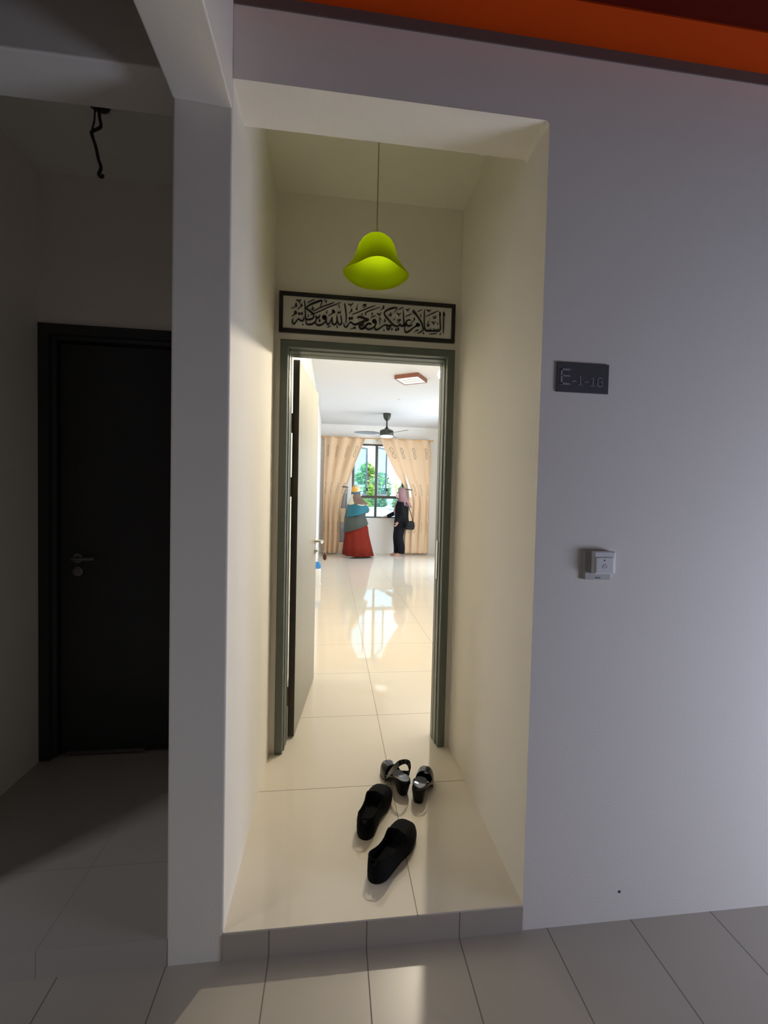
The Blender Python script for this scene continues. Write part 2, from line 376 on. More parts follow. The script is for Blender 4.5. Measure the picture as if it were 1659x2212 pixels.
build('lock_cylinder', MB().lathe([(0.025, 0), (0.025, -0.007), (0.012, -0.01), (0.012, -0.014), (0, -0.014)], (0.085, 0, 0.965), 24, axis='y'), M['dim_steel'], nd, smooth=True)
build('door_sweep', MB().box(0.03, 0.42, -0.012, 0.0, -0.004, 0.012), M['dim_steel'], nd)

# dangling wire in the neighbour's porch
wx, wy = -0.657, 0.555
wr = thing('ceiling_wire', 'black twisted cable dangling from the dark porch ceiling', 'cable', (wx, wy, HC))
build('ceiling_rose', MB().lathe([(0.0, 0.0), (0.043, 0.0), (0.040, -0.012), (0.022, -0.025), (0.0, -0.027)], (0, 0, 0), 24), M['black'], wr, smooth=True)
pts = catmull([(0, 0, -0.02), (0.004, 0, -0.06), (0.008, 0, -0.095), (-0.02, 0.004, -0.11), (-0.028, 0.002, -0.125), (-0.012, 0, -0.17), (0.0, 0, -0.225), (0.008, 0.003, -0.255), (0.0, 0.002, -0.285), (0.012, 0, -0.295), (0.018, 0, -0.285)], 5)
build('cable', MB().tube(pts, 0.0062, 8), M['black'], wr, smooth=True)
pts = catmull([(-0.016, 0.004, -0.02), (-0.018, 0.004, -0.07), (-0.026, 0.003, -0.11), (-0.018, 0, -0.14)], 5)
build('loose_core', MB().tube(pts, 0.0035, 6), M['black'], wr, smooth=True)

# ---------------------------------------------------------------- calligraphy sign
def ribbon(mb, pts, y0, y1, k=4):
    """pts: (x, z, width) -> a solid stroke lying in the wall plane with blunt rounded ends."""
    p = catmull(pts, k); n = len(p); L = []; Rr = []
    for i in range(n):
        a = p[max(i-1, 0)]; b = p[min(i+1, n-1)]
        dx, dz = b[0]-a[0], b[1]-a[1]; q = math.hypot(dx, dz) or 1e-9
        nx, nz = -dz/q, dx/q; w = max(p[i][2], 0.0008)/2
        L.append((p[i][0]+nx*w, p[i][1]+nz*w)); Rr.append((p[i][0]-nx*w, p[i][1]-nz*w))
    for i in range(n-1):
        quad = [L[i], L[i+1], Rr[i+1], Rr[i]]
        o = len(mb.v)
        mb.v += [(x, y0, z) for x, z in quad] + [(x, y1, z) for x, z in quad]
        for f in ((0, 1, 2, 3), (4, 7, 6, 5), (0, 4, 5, 1), (3, 2, 6, 7), (0, 3, 7, 4), (1, 5, 6, 2)):
            mb.f.append(tuple(o+t for t in f)); mb.mi.append(0)
    for i in (0, n-1):
        w = p[i][2]/2
        if w > 0.001:
            mb.lathe([(w, y0), (w, y1)], (p[i][0], 0, p[i][1]), 10, axis='y')
CALLI = [[1110,2210,31,1170,2220,49,1250,2150,42,1260,2060,14],[1260,2150,28,1310,2260,49],[1100,2050,29,1080,1990,76,1100,1930,83,1140,1900,22],[1110,1920,43,1000,1840,23,850,1770,12],[1380,2040,22,1360,1990,72,1400,1950,72,1420,1970,14],[1390,1950,43,1310,1870,22,1170,1740,12],[1530,2260,12,1530,2160,55,1550,1950,61,1570,1630,58,1580,1400,61,1600,1260,58],[1670,2120,17,1850,2230,32,2030,2320,26],[1620,1870,43,1720,1960,65,1920,2090,87,2180,2210,95,2370,2290,72,2430,2280,58,2410,2170,46,2370,2050,32,2320,1940,12],[1580,1840,58,1670,1790,75,1830,1680,87,1970,1580,87,2020,1490,58,1990,1370,67,1880,1290,81,1730,1260,81,1630,1290,58,1590,1360,43],[1950,1960,20,1920,1900,35,1990,1870,41,1980,1810,39,1900,1790,32,1830,1830,20],[1980,1710,14,2090,1780,29,2220,1840,14],[2560,2350,32,2620,2280,43,2650,2170,15],[2650,2220,23,2690,2310,23],[1070,1630,69,1020,1550,58,1070,1510,72,1120,1570,55,1070,1630,69],[1030,1510,43,970,1440,29,880,1370,14],[1260,1580,43,1260,1520,116,1260,1470,43],[1400,1600,43,1400,1550,108,1400,1490,43],[940,1240,28,910,1120,58,930,1030,80,990,990,80,1070,1060,58,1160,1190,52,1230,1260,64,1290,1220,81,1370,1170,81,1460,1190,67,1500,1280,52,1500,1400,26],[1450,1050,12,1440,990,23,1460,960,58],[1740,1540,12,1710,1470,26,1720,1430,64],[1620,1220,43,1620,1100,58,1650,1020,67,1770,1000,81,1910,1030,84,2050,1120,69,2130,1240,58,2140,1370,64,2120,1470,43],[2130,1430,67,2200,1380,87,2270,1410,87,2320,1490,60,2340,1560,21],[2320,1300,43,2320,1250,116,2320,1190,43],[2510,1460,105,2560,1500,116,2620,1460,121,2660,1340,72,2620,1220,61,2490,1080,75,2350,1010,84,2220,1000,84,2130,1070,67,2100,1150,29],[2620,1440,121,2570,1360,121,2500,1400,101],[2740,1810,12,2670,1710,32,2680,1670,66],[2150,1830,20,2430,1960,35,2540,2020,35,2800,2130,39,2980,2210,32,3070,2250,12],[1860,1510,23,2260,1700,38,2550,1850,41,2840,2010,41,3130,2140,35,3420,2270,14],[3290,2140,23,3340,2060,41,3360,1950,14],[3010,1840,75,2990,1730,58,3060,1720,72,3100,1770,58,3010,1840,75],[2990,1690,43,2900,1610,29,2760,1530,12],[3260,1780,24,3270,1710,39,3330,1720,35,3340,1790,23],[3340,1720,35,3400,1730,42,3420,1840,21],[2670,1250,43,2690,1150,67,2760,1080,84,2840,1160,52,2910,1290,43,2970,1480,17],[2970,1470,29,2970,1310,58,3000,1150,81,3070,1090,84,3170,1150,69,3230,1290,58,3230,1430,60,3220,1610,21],[3230,1460,54,3250,1320,52,3310,1170,72,3390,1110,84,3470,1190,67,3470,1330,54,3440,1500,46,3420,1610,21],[3630,2240,23,3630,2170,66,3670,1940,69,3710,1650,61,3720,1440,49,3710,1200,12],[2730,920,17,2830,970,35,2930,1020,18],[3240,1070,12,3230,1010,23,3250,970,64],[3810,2210,30,3890,2190,52,3950,2100,17],[3940,2150,36,4050,2270,38],[4000,2000,20,3980,1940,58,4000,1890,64,4040,1870,14],[3990,1870,36,3910,1800,21,3850,1740,9],[4320,2260,12,4260,2100,27,4230,1980,46,4280,1980,38,4330,2010,12],[4560,2190,20,4640,2240,60,4750,2230,75,4680,2140,35,4590,2110,12],[4580,1810,12,4540,1730,29,4550,1710,60],[3900,1530,45,3900,1470,121,3900,1410,45],[4020,1550,45,4020,1490,121,4020,1440,45],[4300,1520,30,4380,1580,72,4520,1580,99,4720,1520,105,4910,1490,60,4830,1430,72,4620,1370,72,4470,1310,66,4350,1230,84,4220,1170,96,4090,1190,81,3980,1270,69,3910,1260,52,3840,1140,52,3750,1020,75,3680,1000,72,3610,1080,58,3580,1210,21],[4600,1320,90,4620,1240,75,4560,1150,90,4470,1200,105,4430,1110,90,4460,1010,90,4540,970,87,4650,1050,75,4760,1160,58,4860,1250,69,4980,1290,60],[4160,1010,75,4210,990,66,4120,970,30,3970,920,12],[4040,1690,21,4320,1820,39,4500,1910,38,4870,2090,38,5090,2180,36,5270,2250,15],[4780,1720,17,4720,1780,54,4780,1860,36,4940,1950,36,5240,2070,33,5520,2190,12],[5040,1250,75,4970,1280,75,4870,1240,66,4770,1130,60,4670,1000,58,4550,950,60],[4750,1080,60,4800,1010,75,4910,970,87,5040,1000,84,5160,1080,69,5250,1160,64,5300,1280,75,5320,1380,72],[5150,1420,90,5210,1490,90,5280,1440,90,5260,1350,90,5170,1360,87,5150,1420,90],[5110,1890,12,5070,1790,36,5090,1770,60],[5360,1830,30,5440,1810,54,5510,1720,18],[5500,1780,36,5570,1890,30],[5710,2280,30,5680,2230,45,5720,2190,51],[5670,2150,51,5720,2130,45],[5670,2130,39,5600,2080,21,5500,2020,9],[5000,1580,18,5130,1650,33,5280,1720,15],[5480,1600,27,5550,1570,51,5510,1500,36,5500,1380,27,5540,1250,12],[5760,1590,18,5780,1520,45,5800,1480,60,5750,1420,30],[6300,1950,13,6360,2070,36,6420,2180,48,6370,2220,54,6190,2180,84,5980,2100,90,5830,2010,75,5750,1920,69,5770,1800,75,5880,1660,81,6040,1490,87,6190,1340,84,6310,1260,85,6440,1230,78,6540,1280,69,6610,1390,38],[6600,1330,60,6690,1270,78,6780,1280,78,6830,1390,66,6800,1680,56,6780,1980,51,6770,2170,16],[6160,1340,66,6090,1220,75,6020,1060,90,5960,1020,75,5910,1100,69,5920,1220,75],[6100,1250,75,5950,1240,75,5800,1260,66,5680,1200,54,5530,1080,66,5400,990,84,5310,980,84,5250,1070,69,5260,1170,60],[6110,1940,21,6040,1860,33,6130,1830,42,6100,1770,41,6030,1770,33,5970,1810,18],[6430,1930,34,6510,1870,51,6540,1770,15],[6530,1830,31,6620,1950,33],[6500,2130,18,6640,2200,36,6780,2270,21],[6330,1720,12,6280,1600,36,6290,1560,54],[6440,1550,24,6530,1570,56,6640,1600,39,6570,1500,39,6440,1430,12],[6400,1100,45,6400,1050,105,6400,990,47],[6510,1140,47,6520,1080,105,6520,1030,45],[6140,1090,18,6200,1080,45,6160,1020,27,6150,950,12],[5740,1040,15,5720,970,24,5750,960,51],[6930,2180,31,7010,2120,51,7030,2080,18],[7020,2130,36,7100,2220,36],[6900,1780,18,7060,1870,38,7250,1970,19],[7210,1610,12,7130,1620,45,7060,1620,51,6970,1540,63,6950,1420,75,7000,1320,90,7120,1300,94,7230,1350,66,7280,1400,22],[6760,1290,66,6850,1320,90,6940,1390,90],[6900,1290,45,6870,1140,51,6880,1030,60,6930,960,78,7040,970,84,7190,1080,78,7340,1210,66,7480,1320,75,7550,1400,105],[7520,1460,60,7600,1430,90,7670,1390,78,7610,1340,94,7520,1340,69],[7380,1770,36,7390,1690,60,7420,1660,31],[7390,1640,30,7290,1530,18,7170,1430,9],[7310,2180,24,7330,2080,125,7410,2010,125,7540,1850,75,7700,1650,81,7810,1480,72,7860,1290,53,7870,1210,38],[7940,2240,24,7930,2110,53,7930,1810,56,7940,1520,54,7950,1280,56,7880,1150,60,7740,1010,56,7570,930,15],[7550,2090,18,7670,2150,36,7810,2230,18],[7790,2060,9,7720,1900,25,7740,1850,51],[8060,2230,39,8150,2180,54,8190,2110,18],[8180,2160,36,8270,2240,39],[8030,1870,19,8270,2000,41,8500,2120,41,8720,2230,18],[8420,1920,22,8430,1810,31,8500,1810,39,8500,1930,25],[8500,1810,41,8570,1830,38,8580,1960,22],[8260,1810,9,8180,1610,33,8120,1420,63,8170,1380,75,8250,1470,19],[8350,1600,33,8420,1570,53,8470,1450,19],[8460,1520,38,8550,1630,36],[8700,1620,9,8670,1540,24,8680,1510,56],[8770,2180,25,8800,2040,103,8800,1910,53,8820,1580,56,8840,1340,60,8810,1190,78,8720,1140,84,8590,1140,88,8450,1130,88,8300,1120,90,8140,1110,94,8030,1130,88,7980,1220,60,7950,1340,31],[8690,1280,16,8690,1160,63],[8490,1280,16,8500,1150,60],[8280,1260,15,8280,1140,63],[8810,2130,31,8850,2000,16],[8980,2190,25,9010,2040,94,9000,1920,53,9010,1590,56,9010,1290,50,9010,1050,30],[9010,2150,45,9050,2060,47,9070,1990,13],[8220,930,12,8390,960,41,8630,1010,41],[8870,1060,9,8840,1000,25,8840,970,69],[7910,1070,12,7900,990,27,7920,950,75],[7600,1100,60,7540,1100,60,7480,1060,38,7380,960,12]]
PLATE = [[10690,410,69,10700,-90,73],[10680,390,60,11010,400,64],[10720,190,53,11000,190,53],[10680,-70,64,11000,-80,64],[11070,30,38,11210,30,38],[11370,200,38,11370,-100,38],[11290,150,18,11360,190,24],[11280,-90,29,11440,-90,29],[11520,20,29,11650,20,29],[11820,180,37,11820,-90,37],[11730,130,19,11820,170,23],[11740,-90,27,11890,-100,25],[12150,120,32,12150,100,30,12140,80,30,12120,60,32,12100,50,30,12070,50,32,12050,50,30,12020,60,32,12000,70,32,11990,90,32,11990,110,30,11990,130,32,12000,150,32,12020,170,30,12040,180,32,12070,180,30,12090,180,32,12110,170,32,12130,160,32,12140,140,32,12150,120,32],[12180,-20,33,12170,-40,35,12160,-70,35,12140,-90,33,12110,-100,35,12080,-110,35,12050,-100,35,12020,-90,35,12000,-80,33,11980,-50,35,11980,-30,33,11980,0,35,11990,20,35,12020,40,33,12040,50,35,12070,60,35,12100,60,35,12130,50,35,12150,30,35,12170,10,35,12180,-20,33]]
sx0, sx1, sz0, sz1 = 0.0228, 0.9645, 2.2535, 2.4620
sy = D
sg = thing('calligraphy_sign', 'long black framed sign with black Arabic calligraphy above the open door', 'sign', ((sx0+sx1)/2, sy, sz0))
ox, oz = -(sx0+sx1)/2, -sz0
t = 0.0195
mb = MB()
fx0, fx1, fz1 = sx0+ox, sx1+ox, sz1+oz
outer = [(fx0, 0), (fx1, 0), (fx1, fz1), (fx0, fz1)]; inner = [(fx0+t, t), (fx1-t, t), (fx1-t, fz1-t), (fx0+t, fz1-t)]
for i in range(4):
    k = (i+1) % 4; q = [outer[i], outer[k], inner[k], inner[i]]
    mb.add([(x, -0.020, z) for x, z in q] + [(x, -0.001, z) for x, z in q], [(0,1,2,3),(7,6,5,4),(0,4,5,1),(1,5,6,2),(2,6,7,3),(3,7,4,0)])
build('frame', mb, M['black_paint'], sg, bevel=0.0012)
build('board', MB().box(fx0+t*0.8, fx1-t*0.8, -0.010, -0.001, t*0.8, fz1-t*0.8), M['sign_board'], sg)
mb = MB()
for s in CALLI:
    pts = [(s[i]*1e-4+ox, s[i+1]*1e-4+2.2+oz, s[i+2]*1e-4*1.04) for i in range(0, len(s), 3)]
    ribbon(mb, pts, -0.016, -0.0098)
tag(build('lettering', mb, M['black_paint'], sg, fix=False), 'black Arabic lettering', None)

# ---------------------------------------------------------------- number plate and bell push
M['plate'] = mat('dark_grey_plate', (0.085, 0.083, 0.092), 0.5, noise=0.08, nscale=120)
M['plate_text'] = mat('pale_grey_lettering', (0.33, 0.32, 0.35), 0.5, noise=0.04)
px0, px1, pz0, pz1 = 1.0535, 1.2390, 1.7655, 1.8640
pt = thing('number_plate', 'dark grey door number plate reading E-1-18 on the corridor wall', 'sign', ((px0+px1)/2, 0, pz0))
ox, oz = -(px0+px1)/2, -pz0
build('plate', MB().box(px0+ox, px1+ox, -0.005, 0, 0, pz1-pz0), M['plate'], pt, bevel=0.001)
mb = MB()
for s in PLATE:
    ribbon(mb, [(s[i]*1e-4+ox, s[i+1]*1e-4+1.8+oz, s[i+2]*1e-4*0.9) for i in range(0, len(s), 3)], -0.0062, -0.0048, 2)
tag(build('lettering', mb, M['plate_text'], pt, fix=False), 'pale grey lettering E-1-18', None)

bell = thing('doorbell', 'white square bell push on the corridor wall below the number plate', 'doorbell', (1.227, 0, 1.180))
M['bell_back'] = mat('greyed_plastic', (0.50, 0.50, 0.47), 0.5, noise=0.06)
build('back_box', MB().box(-0.054, 0.048, -0.010, 0, -0.046, 0.054), M['bell_back'], bell, bevel=0.008)
pb = build('push_housing', MB().box(-0.030, 0.050, -0.026, -0.008, -0.024, 0.054), M['white_plastic'], bell, bevel=0.005)
build('push_button', MB().box(-0.024, 0.040, -0.030, -0.025, -0.020, 0.034), M['white_plastic'], pb, bevel=0.003)
build('indicator', MB().lathe([(0.0028, -0.0306), (0.0028, -0.029)], (0.006, 0, 0.024), 12, axis='y'), M['plate'], pb)
ic = MB()
ic.tube([(0.0, -0.0304, 0.000), (0.003, -0.0304, 0.008), (0.008, -0.0304, 0.012), (0.013, -0.0304, 0.008), (0.016, -0.0304, 0.0), (0.0, -0.0304, 0.0)], 0.0006, 5)
ic.tube([(0.006, -0.0304, -0.003), (0.010, -0.0304, -0.003)], 0.0009, 5)
tag(build('bell_symbol', ic, M['bell_back'], pb), 'faint grey bell symbol', None)
build('cable_slot', MB().box(-0.012, 0.006, -0.0112, -0.0098, -0.040, -0.037), M['plate'], bell)
tag(build('wall_plug', MB().lathe([(0.005, -0.001), (0.005, 0.0)], (1.360, 0, 0.016), 12, axis='y'), M['plate']), 'small dark plugged hole low on the corridor wall', 'wall plug')

# ---------------------------------------------------------------- green pendant lamp
m, n, l, p = new_mat('lime_green_acrylic')
p.inputs['Base Color'].default_value = (0.46, 0.60, 0.002, 1); p.inputs['Roughness'].default_value = 0.7; p.inputs['Specular IOR Level'].default_value = 0.08
tr = n.new('ShaderNodeBsdfTranslucent'); tr.inputs['Color'].default_value = (0.62, 0.72, 0.002, 1)
ms = n.new('ShaderNodeMixShader'); ms.inputs[0].default_value = 0.5
l.new(p.outputs[0], ms.inputs[1]); l.new(tr.outputs[0], ms.inputs[2]); l.new(ms.outputs[0], n['Material Output'].inputs['Surface'])
M['lime'] = m
M['pendant_fill'] = mat('hidden_fill_bulb', (0.9, 0.9, 0.85), 0.4, emit=(1.0, 0.93, 0.78, 16.0))  # weak glow added to the hidden bulb to brighten the lime shade
PX, PY = 0.4885, 0.53
pd = thing('pendant_lamp', 'lime green wavy pendant lamp hanging above the calligraphy sign', 'lamp', (PX, PY, HC))
ZR = 2.379-HC
build('ceiling_rose', MB().lathe([(0, 0), (0.034, 0), (0.033, -0.012), (0.026, -0.020), (0.006, -0.024), (0, -0.024)], (0, 0, 0), 28), M['white_plastic'], pd, smooth=True)
M['cord'] = mat('clear_cord', (0.42, 0.36, 0.20), 0.35, noise=0.1)
build('cord', MB().tube([(0.0, 0, -0.02), (0.0, 0, -0.42)], 0.0028, 8), M['cord'], pd, smooth=True)
M['holder'] = mat('cream_holder', (0.55, 0.52, 0.38), 0.4, noise=0.05)
build('lamp_holder', MB().lathe([(0, 0.20), (0.003, 0.20), (0.005, 0.188), (0.009, 0.168), (0.016, 0.155), (0.017, 0.14), (0, 0.14)], (0, 0, ZR), 20), M['holder'], pd, smooth=True)
mb = MB(); rs = []; NN = 96
prof = [(0.014, 0.153), (0.030, 0.152), (0.050, 0.145), (0.066, 0.131), (0.077, 0.112), (0.084, 0.09), (0.091, 0.066), (0.101, 0.042), (0.114, 0.021), (0.127, 0.004), (0.136, -0.008)]
for i, (r, z) in enumerate(prof):
    f = max(0, (i-3)/(len(prof)-4)); f = f*f
    ring = []
    for j in range(NN):
        a = 2*PI*j/NN + 0.05; w = math.cos(4*a)
        rr = r*(1.0 + 0.055*f*w); zz = z + 0.004*f*w
        ring.append((rr*math.cos(a), rr*math.sin(a), ZR+zz))
    rs.append(ring)
mb.rings(rs, cap0=False, cap1=False)
sh = build('lamp_shade', mb, M['lime'], pd, smooth=True)
so = sh.modifiers.new('solid', 'SOLIDIFY'); so.thickness = 0.003; so.offset = 0
build('bulb', MB().lathe([(0, 0.0), (0.010, 0.0), (0.012, -0.012), (0.021, -0.026), (0.023, -0.040), (0.017, -0.054), (0.0, -0.060)], (0, 0, ZR+0.14), 20), M['pendant_fill'], pd, smooth=True)
# ---------------------------------------------------------------- shoes on the porch floor
M['suede'] = mat('black_suede', (0.0065, 0.0065, 0.007), 0.85, noise=0.35, nscale=90, bump=0.5, bscale=300, spec=0.12, sheen=0.0)
M['suede_dark'] = mat('black_shoe_lining', (0.004, 0.004, 0.004), 0.9, noise=0.1, spec=0.1)
M['rubber'] = mat('black_rubber_sole', (0.005, 0.005, 0.005), 0.7, noise=0.15, nscale=60, bump=0.2, spec=0.15)
M['patent'] = mat('black_patent_leather', (0.005, 0.005, 0.007), 0.22, noise=0.1, nscale=30, coat=0.25, spec=0.35)
M['insole'] = mat('glossy_dark_insole', (0.030, 0.033, 0.042), 0.17, noise=0.15, nscale=14, coat=1.0)
M['heelm'] = mat('black_heel', (0.005, 0.005, 0.006), 0.55, noise=0.1, spec=0.2)
def halfwidth(t, heel, waist, ball):
    """shoe outline half widths, t = 0 heel .. 1 toe"""
    if t <= 0 or t >= 1: return 0.0008
    a = heel*math.sqrt(max(0, 1-(1-min(t/0.16, 1))**2)) if t < 0.16 else None
    def mid(t):
        pts = [(0.16, heel), (0.40, waist), (0.68, ball), (0.80, ball*0.96)]
        for (t0, w0), (t1, w1) in zip(pts, pts[1:]):
            if t <= t1: return w0 + (w1-w0)*smoothstep(t0, t1, t)
        return ball*0.96
    b = mid(t)
    if a is not None: return a
    if t > 0.72:
        q = (t-0.72)/0.28
        b *= math.sqrt(max(0, 1-q**2.6))
    return b
def curve_x(t, side): return side*(0.010*math.sin(PI*t) + 0.006*(t**2))
def make_loafer(side):
    L = 0.300
    root = thing('loafer', None, 'shoe')
    T = [0, 0.006, 0.02, 0.045, 0.08, 0.12, 0.17, 0.24, 0.31, 0.38, 0.45, 0.51, 0.55, 0.575, 0.60, 0.65, 0.70, 0.76, 0.82, 0.87, 0.91, 0.945, 0.97, 0.987, 0.996, 1.0]
    # sole
    rs = []
    for z, g in ((0.0, 0.955), (0.004, 1.0), (0.024, 1.03), (0.027, 1.02)):
        left, rightp = [], []
        for t in T:
            w = halfwidth(t, 0.040, 0.041, 0.054)*g; y = (t-0.5)*L*(1+0.02*(g-1)) + L*0.5
            lift = 0.010*smoothstep(0.80, 1.0, t) if z < 0.02 else 0.006*smoothstep(0.85, 1.0, t)
            left.append((curve_x(t, side)-w, y, z+lift)); rightp.append((curve_x(t, side)+w, y, z+lift))
        rs.append(left + rightp[::-1])
    build('sole', MB().rings(rs), M['rubber'], root, smooth=True)
    # upper: one skin running outside wall - rim - inside wall - insole
    def rim(t):
        return 0.086 - 0.022*smoothstep(0.02, 0.35, t) + 0.010*smoothstep(0.40, 0.56, t)
    ND = 9; rs = []
    for t in T:
        w = halfwidth(t, 0.040, 0.041, 0.054); y = t*L; cx = curve_x(t, side)
        op = smoothstep(0.004, 0.022, t) * (1 - smoothstep(0.555, 0.60, t))
        if t < 0.575: h = rim(t) * (0.35+0.65*smoothstep(0.0, 0.02, t) if t < 0.02 else 1)
        else: h = 0.030 + 0.055*(1-((t-0.575)/0.425)**1.9*0.62)*math.sqrt(max(0.02, 1-((t-0.575)/0.425)**5))
        if t == 0: h = 0.070
        base = 0.024 + 0.006*smoothstep(0.85, 1, t)
        ring = []
        lean = 0.90 if t < 0.57 else 1.0
        for s in (-1, 1):
            half = []
            for k in range(ND):                     # outside wall, bottom to rim
                q = k/(ND-1); a = q*PI/2
                bulge = math.cos(a)**0.55 if t >= 0.57 else 1.0 + 0.06*math.sin(PI*q) - (1-lean)*q
                ez = math.sin(a) if t >= 0.57 else q
                xw = w*(bulge*(1-op) + op*(1.0 + 0.07*math.sin(PI*q) - 0.13*q)) if t >= 0.02 else w*bulge
                half.append((cx+s*xw, y + (0.006*q if t < 0.03 else 0), base+(h-base)*ez))
            xr = abs(half[-1][0]-cx)
            xin = max(0.0, xr-0.006)*op
            zin = 0.036
            for k in range(1, 4):                   # inside wall and insole
                q = k/3
                half.append((cx+s*(xin*(1-0.0*q)), y + (0.008 if t < 0.03 else 0), h + op*(zin-h)*q))
            half.append((cx+s*xin*0.45, y, h + op*(zin-h)))
            ring.append(half)
        rs.append(ring[0] + ring[1][::-1])
    build('upper', MB().rings(rs), M['suede'], root, smooth=True)
    # seam tape around the collar
    pl, pr = [], []
    for t in T:
        if 0.03 <= t <= 0.56:
            w = halfwidth(t, 0.040, 0.041, 0.054)*0.84
            pl.append((curve_x(t, side)-w, t*L, rim(t)-0.001)); pr.append((curve_x(t, side)+w, t*L, rim(t)-0.001))
    build('collar_binding', MB().tube(pl[::-1] + [(curve_x(0, side), 0.006, rim(0.01)-0.002)] + pr, 0.0028, 6), M['suede_dark'], root, smooth=True)
    return root
def put(root, heel, toe, z=0.0):
    d = Vector(toe)-Vector(heel); root.location = (heel[0], heel[1], z); root.rotation_euler = (0, 0, math.atan2(d.y, d.x)-PI/2)
a = make_loafer(1); put(a, (0.486, 0.132), (0.686, 0.402))
tag(a, 'black suede slip-on shoe nearest the step edge, on the tile joint', 'shoe', 'pair of black suede slip-ons')
b = make_loafer(-1); put(b, (0.468, 0.330), (0.608, 0.610))
tag(b, 'black suede slip-on shoe farther from the step, touching the heeled sandal', 'shoe', 'pair of black suede slip-ons')

def make_sandal(side, strap_up):
    L = 0.240
    root = thing('heeled_sandal', None, 'shoe')
    T = [0, 0.008, 0.025, 0.06, 0.11, 0.17, 0.24, 0.31, 0.38, 0.45, 0.52, 0.58, 0.64, 0.70, 0.77, 0.83, 0.88, 0.92, 0.955, 0.98, 0.993, 1.0]
    hw = lambda t: halfwidth(t, 0.031, 0.027, 0.042)
    top = lambda t: 0.072 - 0.050*smoothstep(0.16, 0.68, t)
    # footbed plate with a thin glossy insole on it
    for nm, dz0, dz1, g, mm in (('sole', -0.014, 0.0, 1.0, M['heelm']), ('insole', 0.0, 0.0025, 0.90, M['insole'])):
        rs = []
        for t in T:
            w = max(0.0006, hw(t)*g); y = ((t-0.5)*(0.965 if g < 1 else 1)+0.5)*L; cx = curve_x(t, side)
            zt = top(t)+dz1; zb = top(t)+dz0 if t < 0.60 or g < 1 else max(0.0, top(t)+dz0 - 0.02*smoothstep(0.60, 0.72, t))
            cup = 0.0025 if g < 1 else 0
            rs.append([(cx-w, y, zb), (cx+w, y, zb), (cx+w, y, zt+cup), (cx+w*0.4, y, zt), (cx-w*0.4, y, zt), (cx-w, y, zt+cup)])
        build(nm, MB().rings(rs), mm, root, smooth=True)
    # block heel, narrower at the floor, wedge front
    rs = []
    for q in (0, 0.15, 0.5, 0.8, 1.0):
        z = 0.062*q; s = 0.66 + 0.34*q**0.8; ring = []
        y0h, y1h = 0.020-0.018*q, 0.072+0.050*q**1.5
        for k in range(20):
            a = 2*PI*k/20; ca, sa = math.cos(a), math.sin(a)
            sq = 1/max(abs(ca), abs(sa))**0.55
            yy = (y0h+y1h)/2 + (y1h-y0h)/2*sa*min(sq, 1.12)
            ring.append((curve_x(0.2, side)*0.6 + 0.0315*s*ca*min(sq, 1.12), yy, z))
        rs.append(ring)
    build('heel', MB().rings(rs), M['heelm'], root, smooth=True)
    # broad toe band
    mb = MB(); rs = []
    for t in (0.64, 0.66, 0.69, 0.73, 0.79, 0.85, 0.90, 0.94, 0.965, 0.985):
        w = hw(t)*1.05+0.001; cx = curve_x(t, side); h = 0.045*math.sqrt(max(0.02, 1-((t-0.56)/0.455)**2.6)) + 0.004
        zb = max(0.004, top(t)-0.012); ring = []
        back = (0.05*(1-smoothstep(0.56, 0.66, t)))
        for k in range(17):
            a = PI*k/16; ca, sa = math.cos(a), math.sin(a)
            x = -w*(abs(ca)**0.7)*(1 if ca > 0 else -1)
            ring.append((cx+x, t*L - 0.030*abs(ca)**1.5*(1-smoothstep(0.56, 0.80, t)), zb + (h+top(t)-zb)*sa**0.75))
        rs.append(ring)
    mb.rings(rs, cap0=False, cap1=False, closed=False)
    tb = build('toe_band', mb, M['patent'], root, smooth=True)
    so = tb.modifiers.new('solid', 'SOLIDIFY'); so.thickness = 0.003; so.offset = -1
    # slingback strap
    if strap_up:
        key = [(-0.038, 0.54*L, 0.040), (-0.036, 0.46*L, 0.075), (-0.033, 0.34*L, 0.115), (-0.020, 0.20*L, 0.142), (0.0, 0.13*L, 0.150), (0.020, 0.10*L, 0.140), (0.033, 0.08*L, 0.112), (0.034, 0.16*L, 0.085), (0.036, 0.34*L, 0.066), (0.040, 0.52*L, 0.040)]
        key = [(-0.040, 0.52*L, 0.038), (-0.037, 0.40*L, 0.072), (-0.034, 0.24*L, 0.118), (-0.022, 0.10*L, 0.160), (0.0, 0.04*L, 0.170), (0.022, 0.06*L, 0.152), (0.034, 0.10*L, 0.108), (0.036, 0.20*L, 0.082), (0.038, 0.38*L, 0.058), (0.041, 0.53*L, 0.036)]
    else:
        key = [(-0.041, 0.53*L, 0.038), (-0.040, 0.36*L, 0.064), (-0.034, 0.15*L, 0.082), (-0.018, 0.03*L, 0.084), (0.006, 0.0, 0.083), (0.028, 0.10*L, 0.082), (0.044, 0.30*L, 0.070), (0.050, 0.45*L, 0.050), (0.042, 0.55*L, 0.036)]
    p = catmull(key, 6); vs = []; fs = []; c = Vector((0, 0.25*L, 0.07))
    wdt = 0.011 if strap_up else 0.006
    for i, q in enumerate(p):
        q = Vector((q[0] + curve_x(0.4, side), q[1], q[2])); d = (Vector(p[min(i+1, len(p)-1)])-Vector(p[max(i-1, 0)])).normalized()
        out = Vector((q.x, (q.y-c.y)*0.6, 0.0)); out = (out - d*out.dot(d)).normalized(); u = d.cross(out).normalized()
        vs.append([tuple(q+u*wdt+out*0.0012), tuple(q-u*wdt+out*0.0012), tuple(q-u*wdt-out*0.0012), tuple(q+u*wdt-out*0.0012)])
    build('slingback_strap', MB().rings(vs), M['patent'], root, smooth=True)
    bk = MB(); q = p[int(len(p)*0.86)]
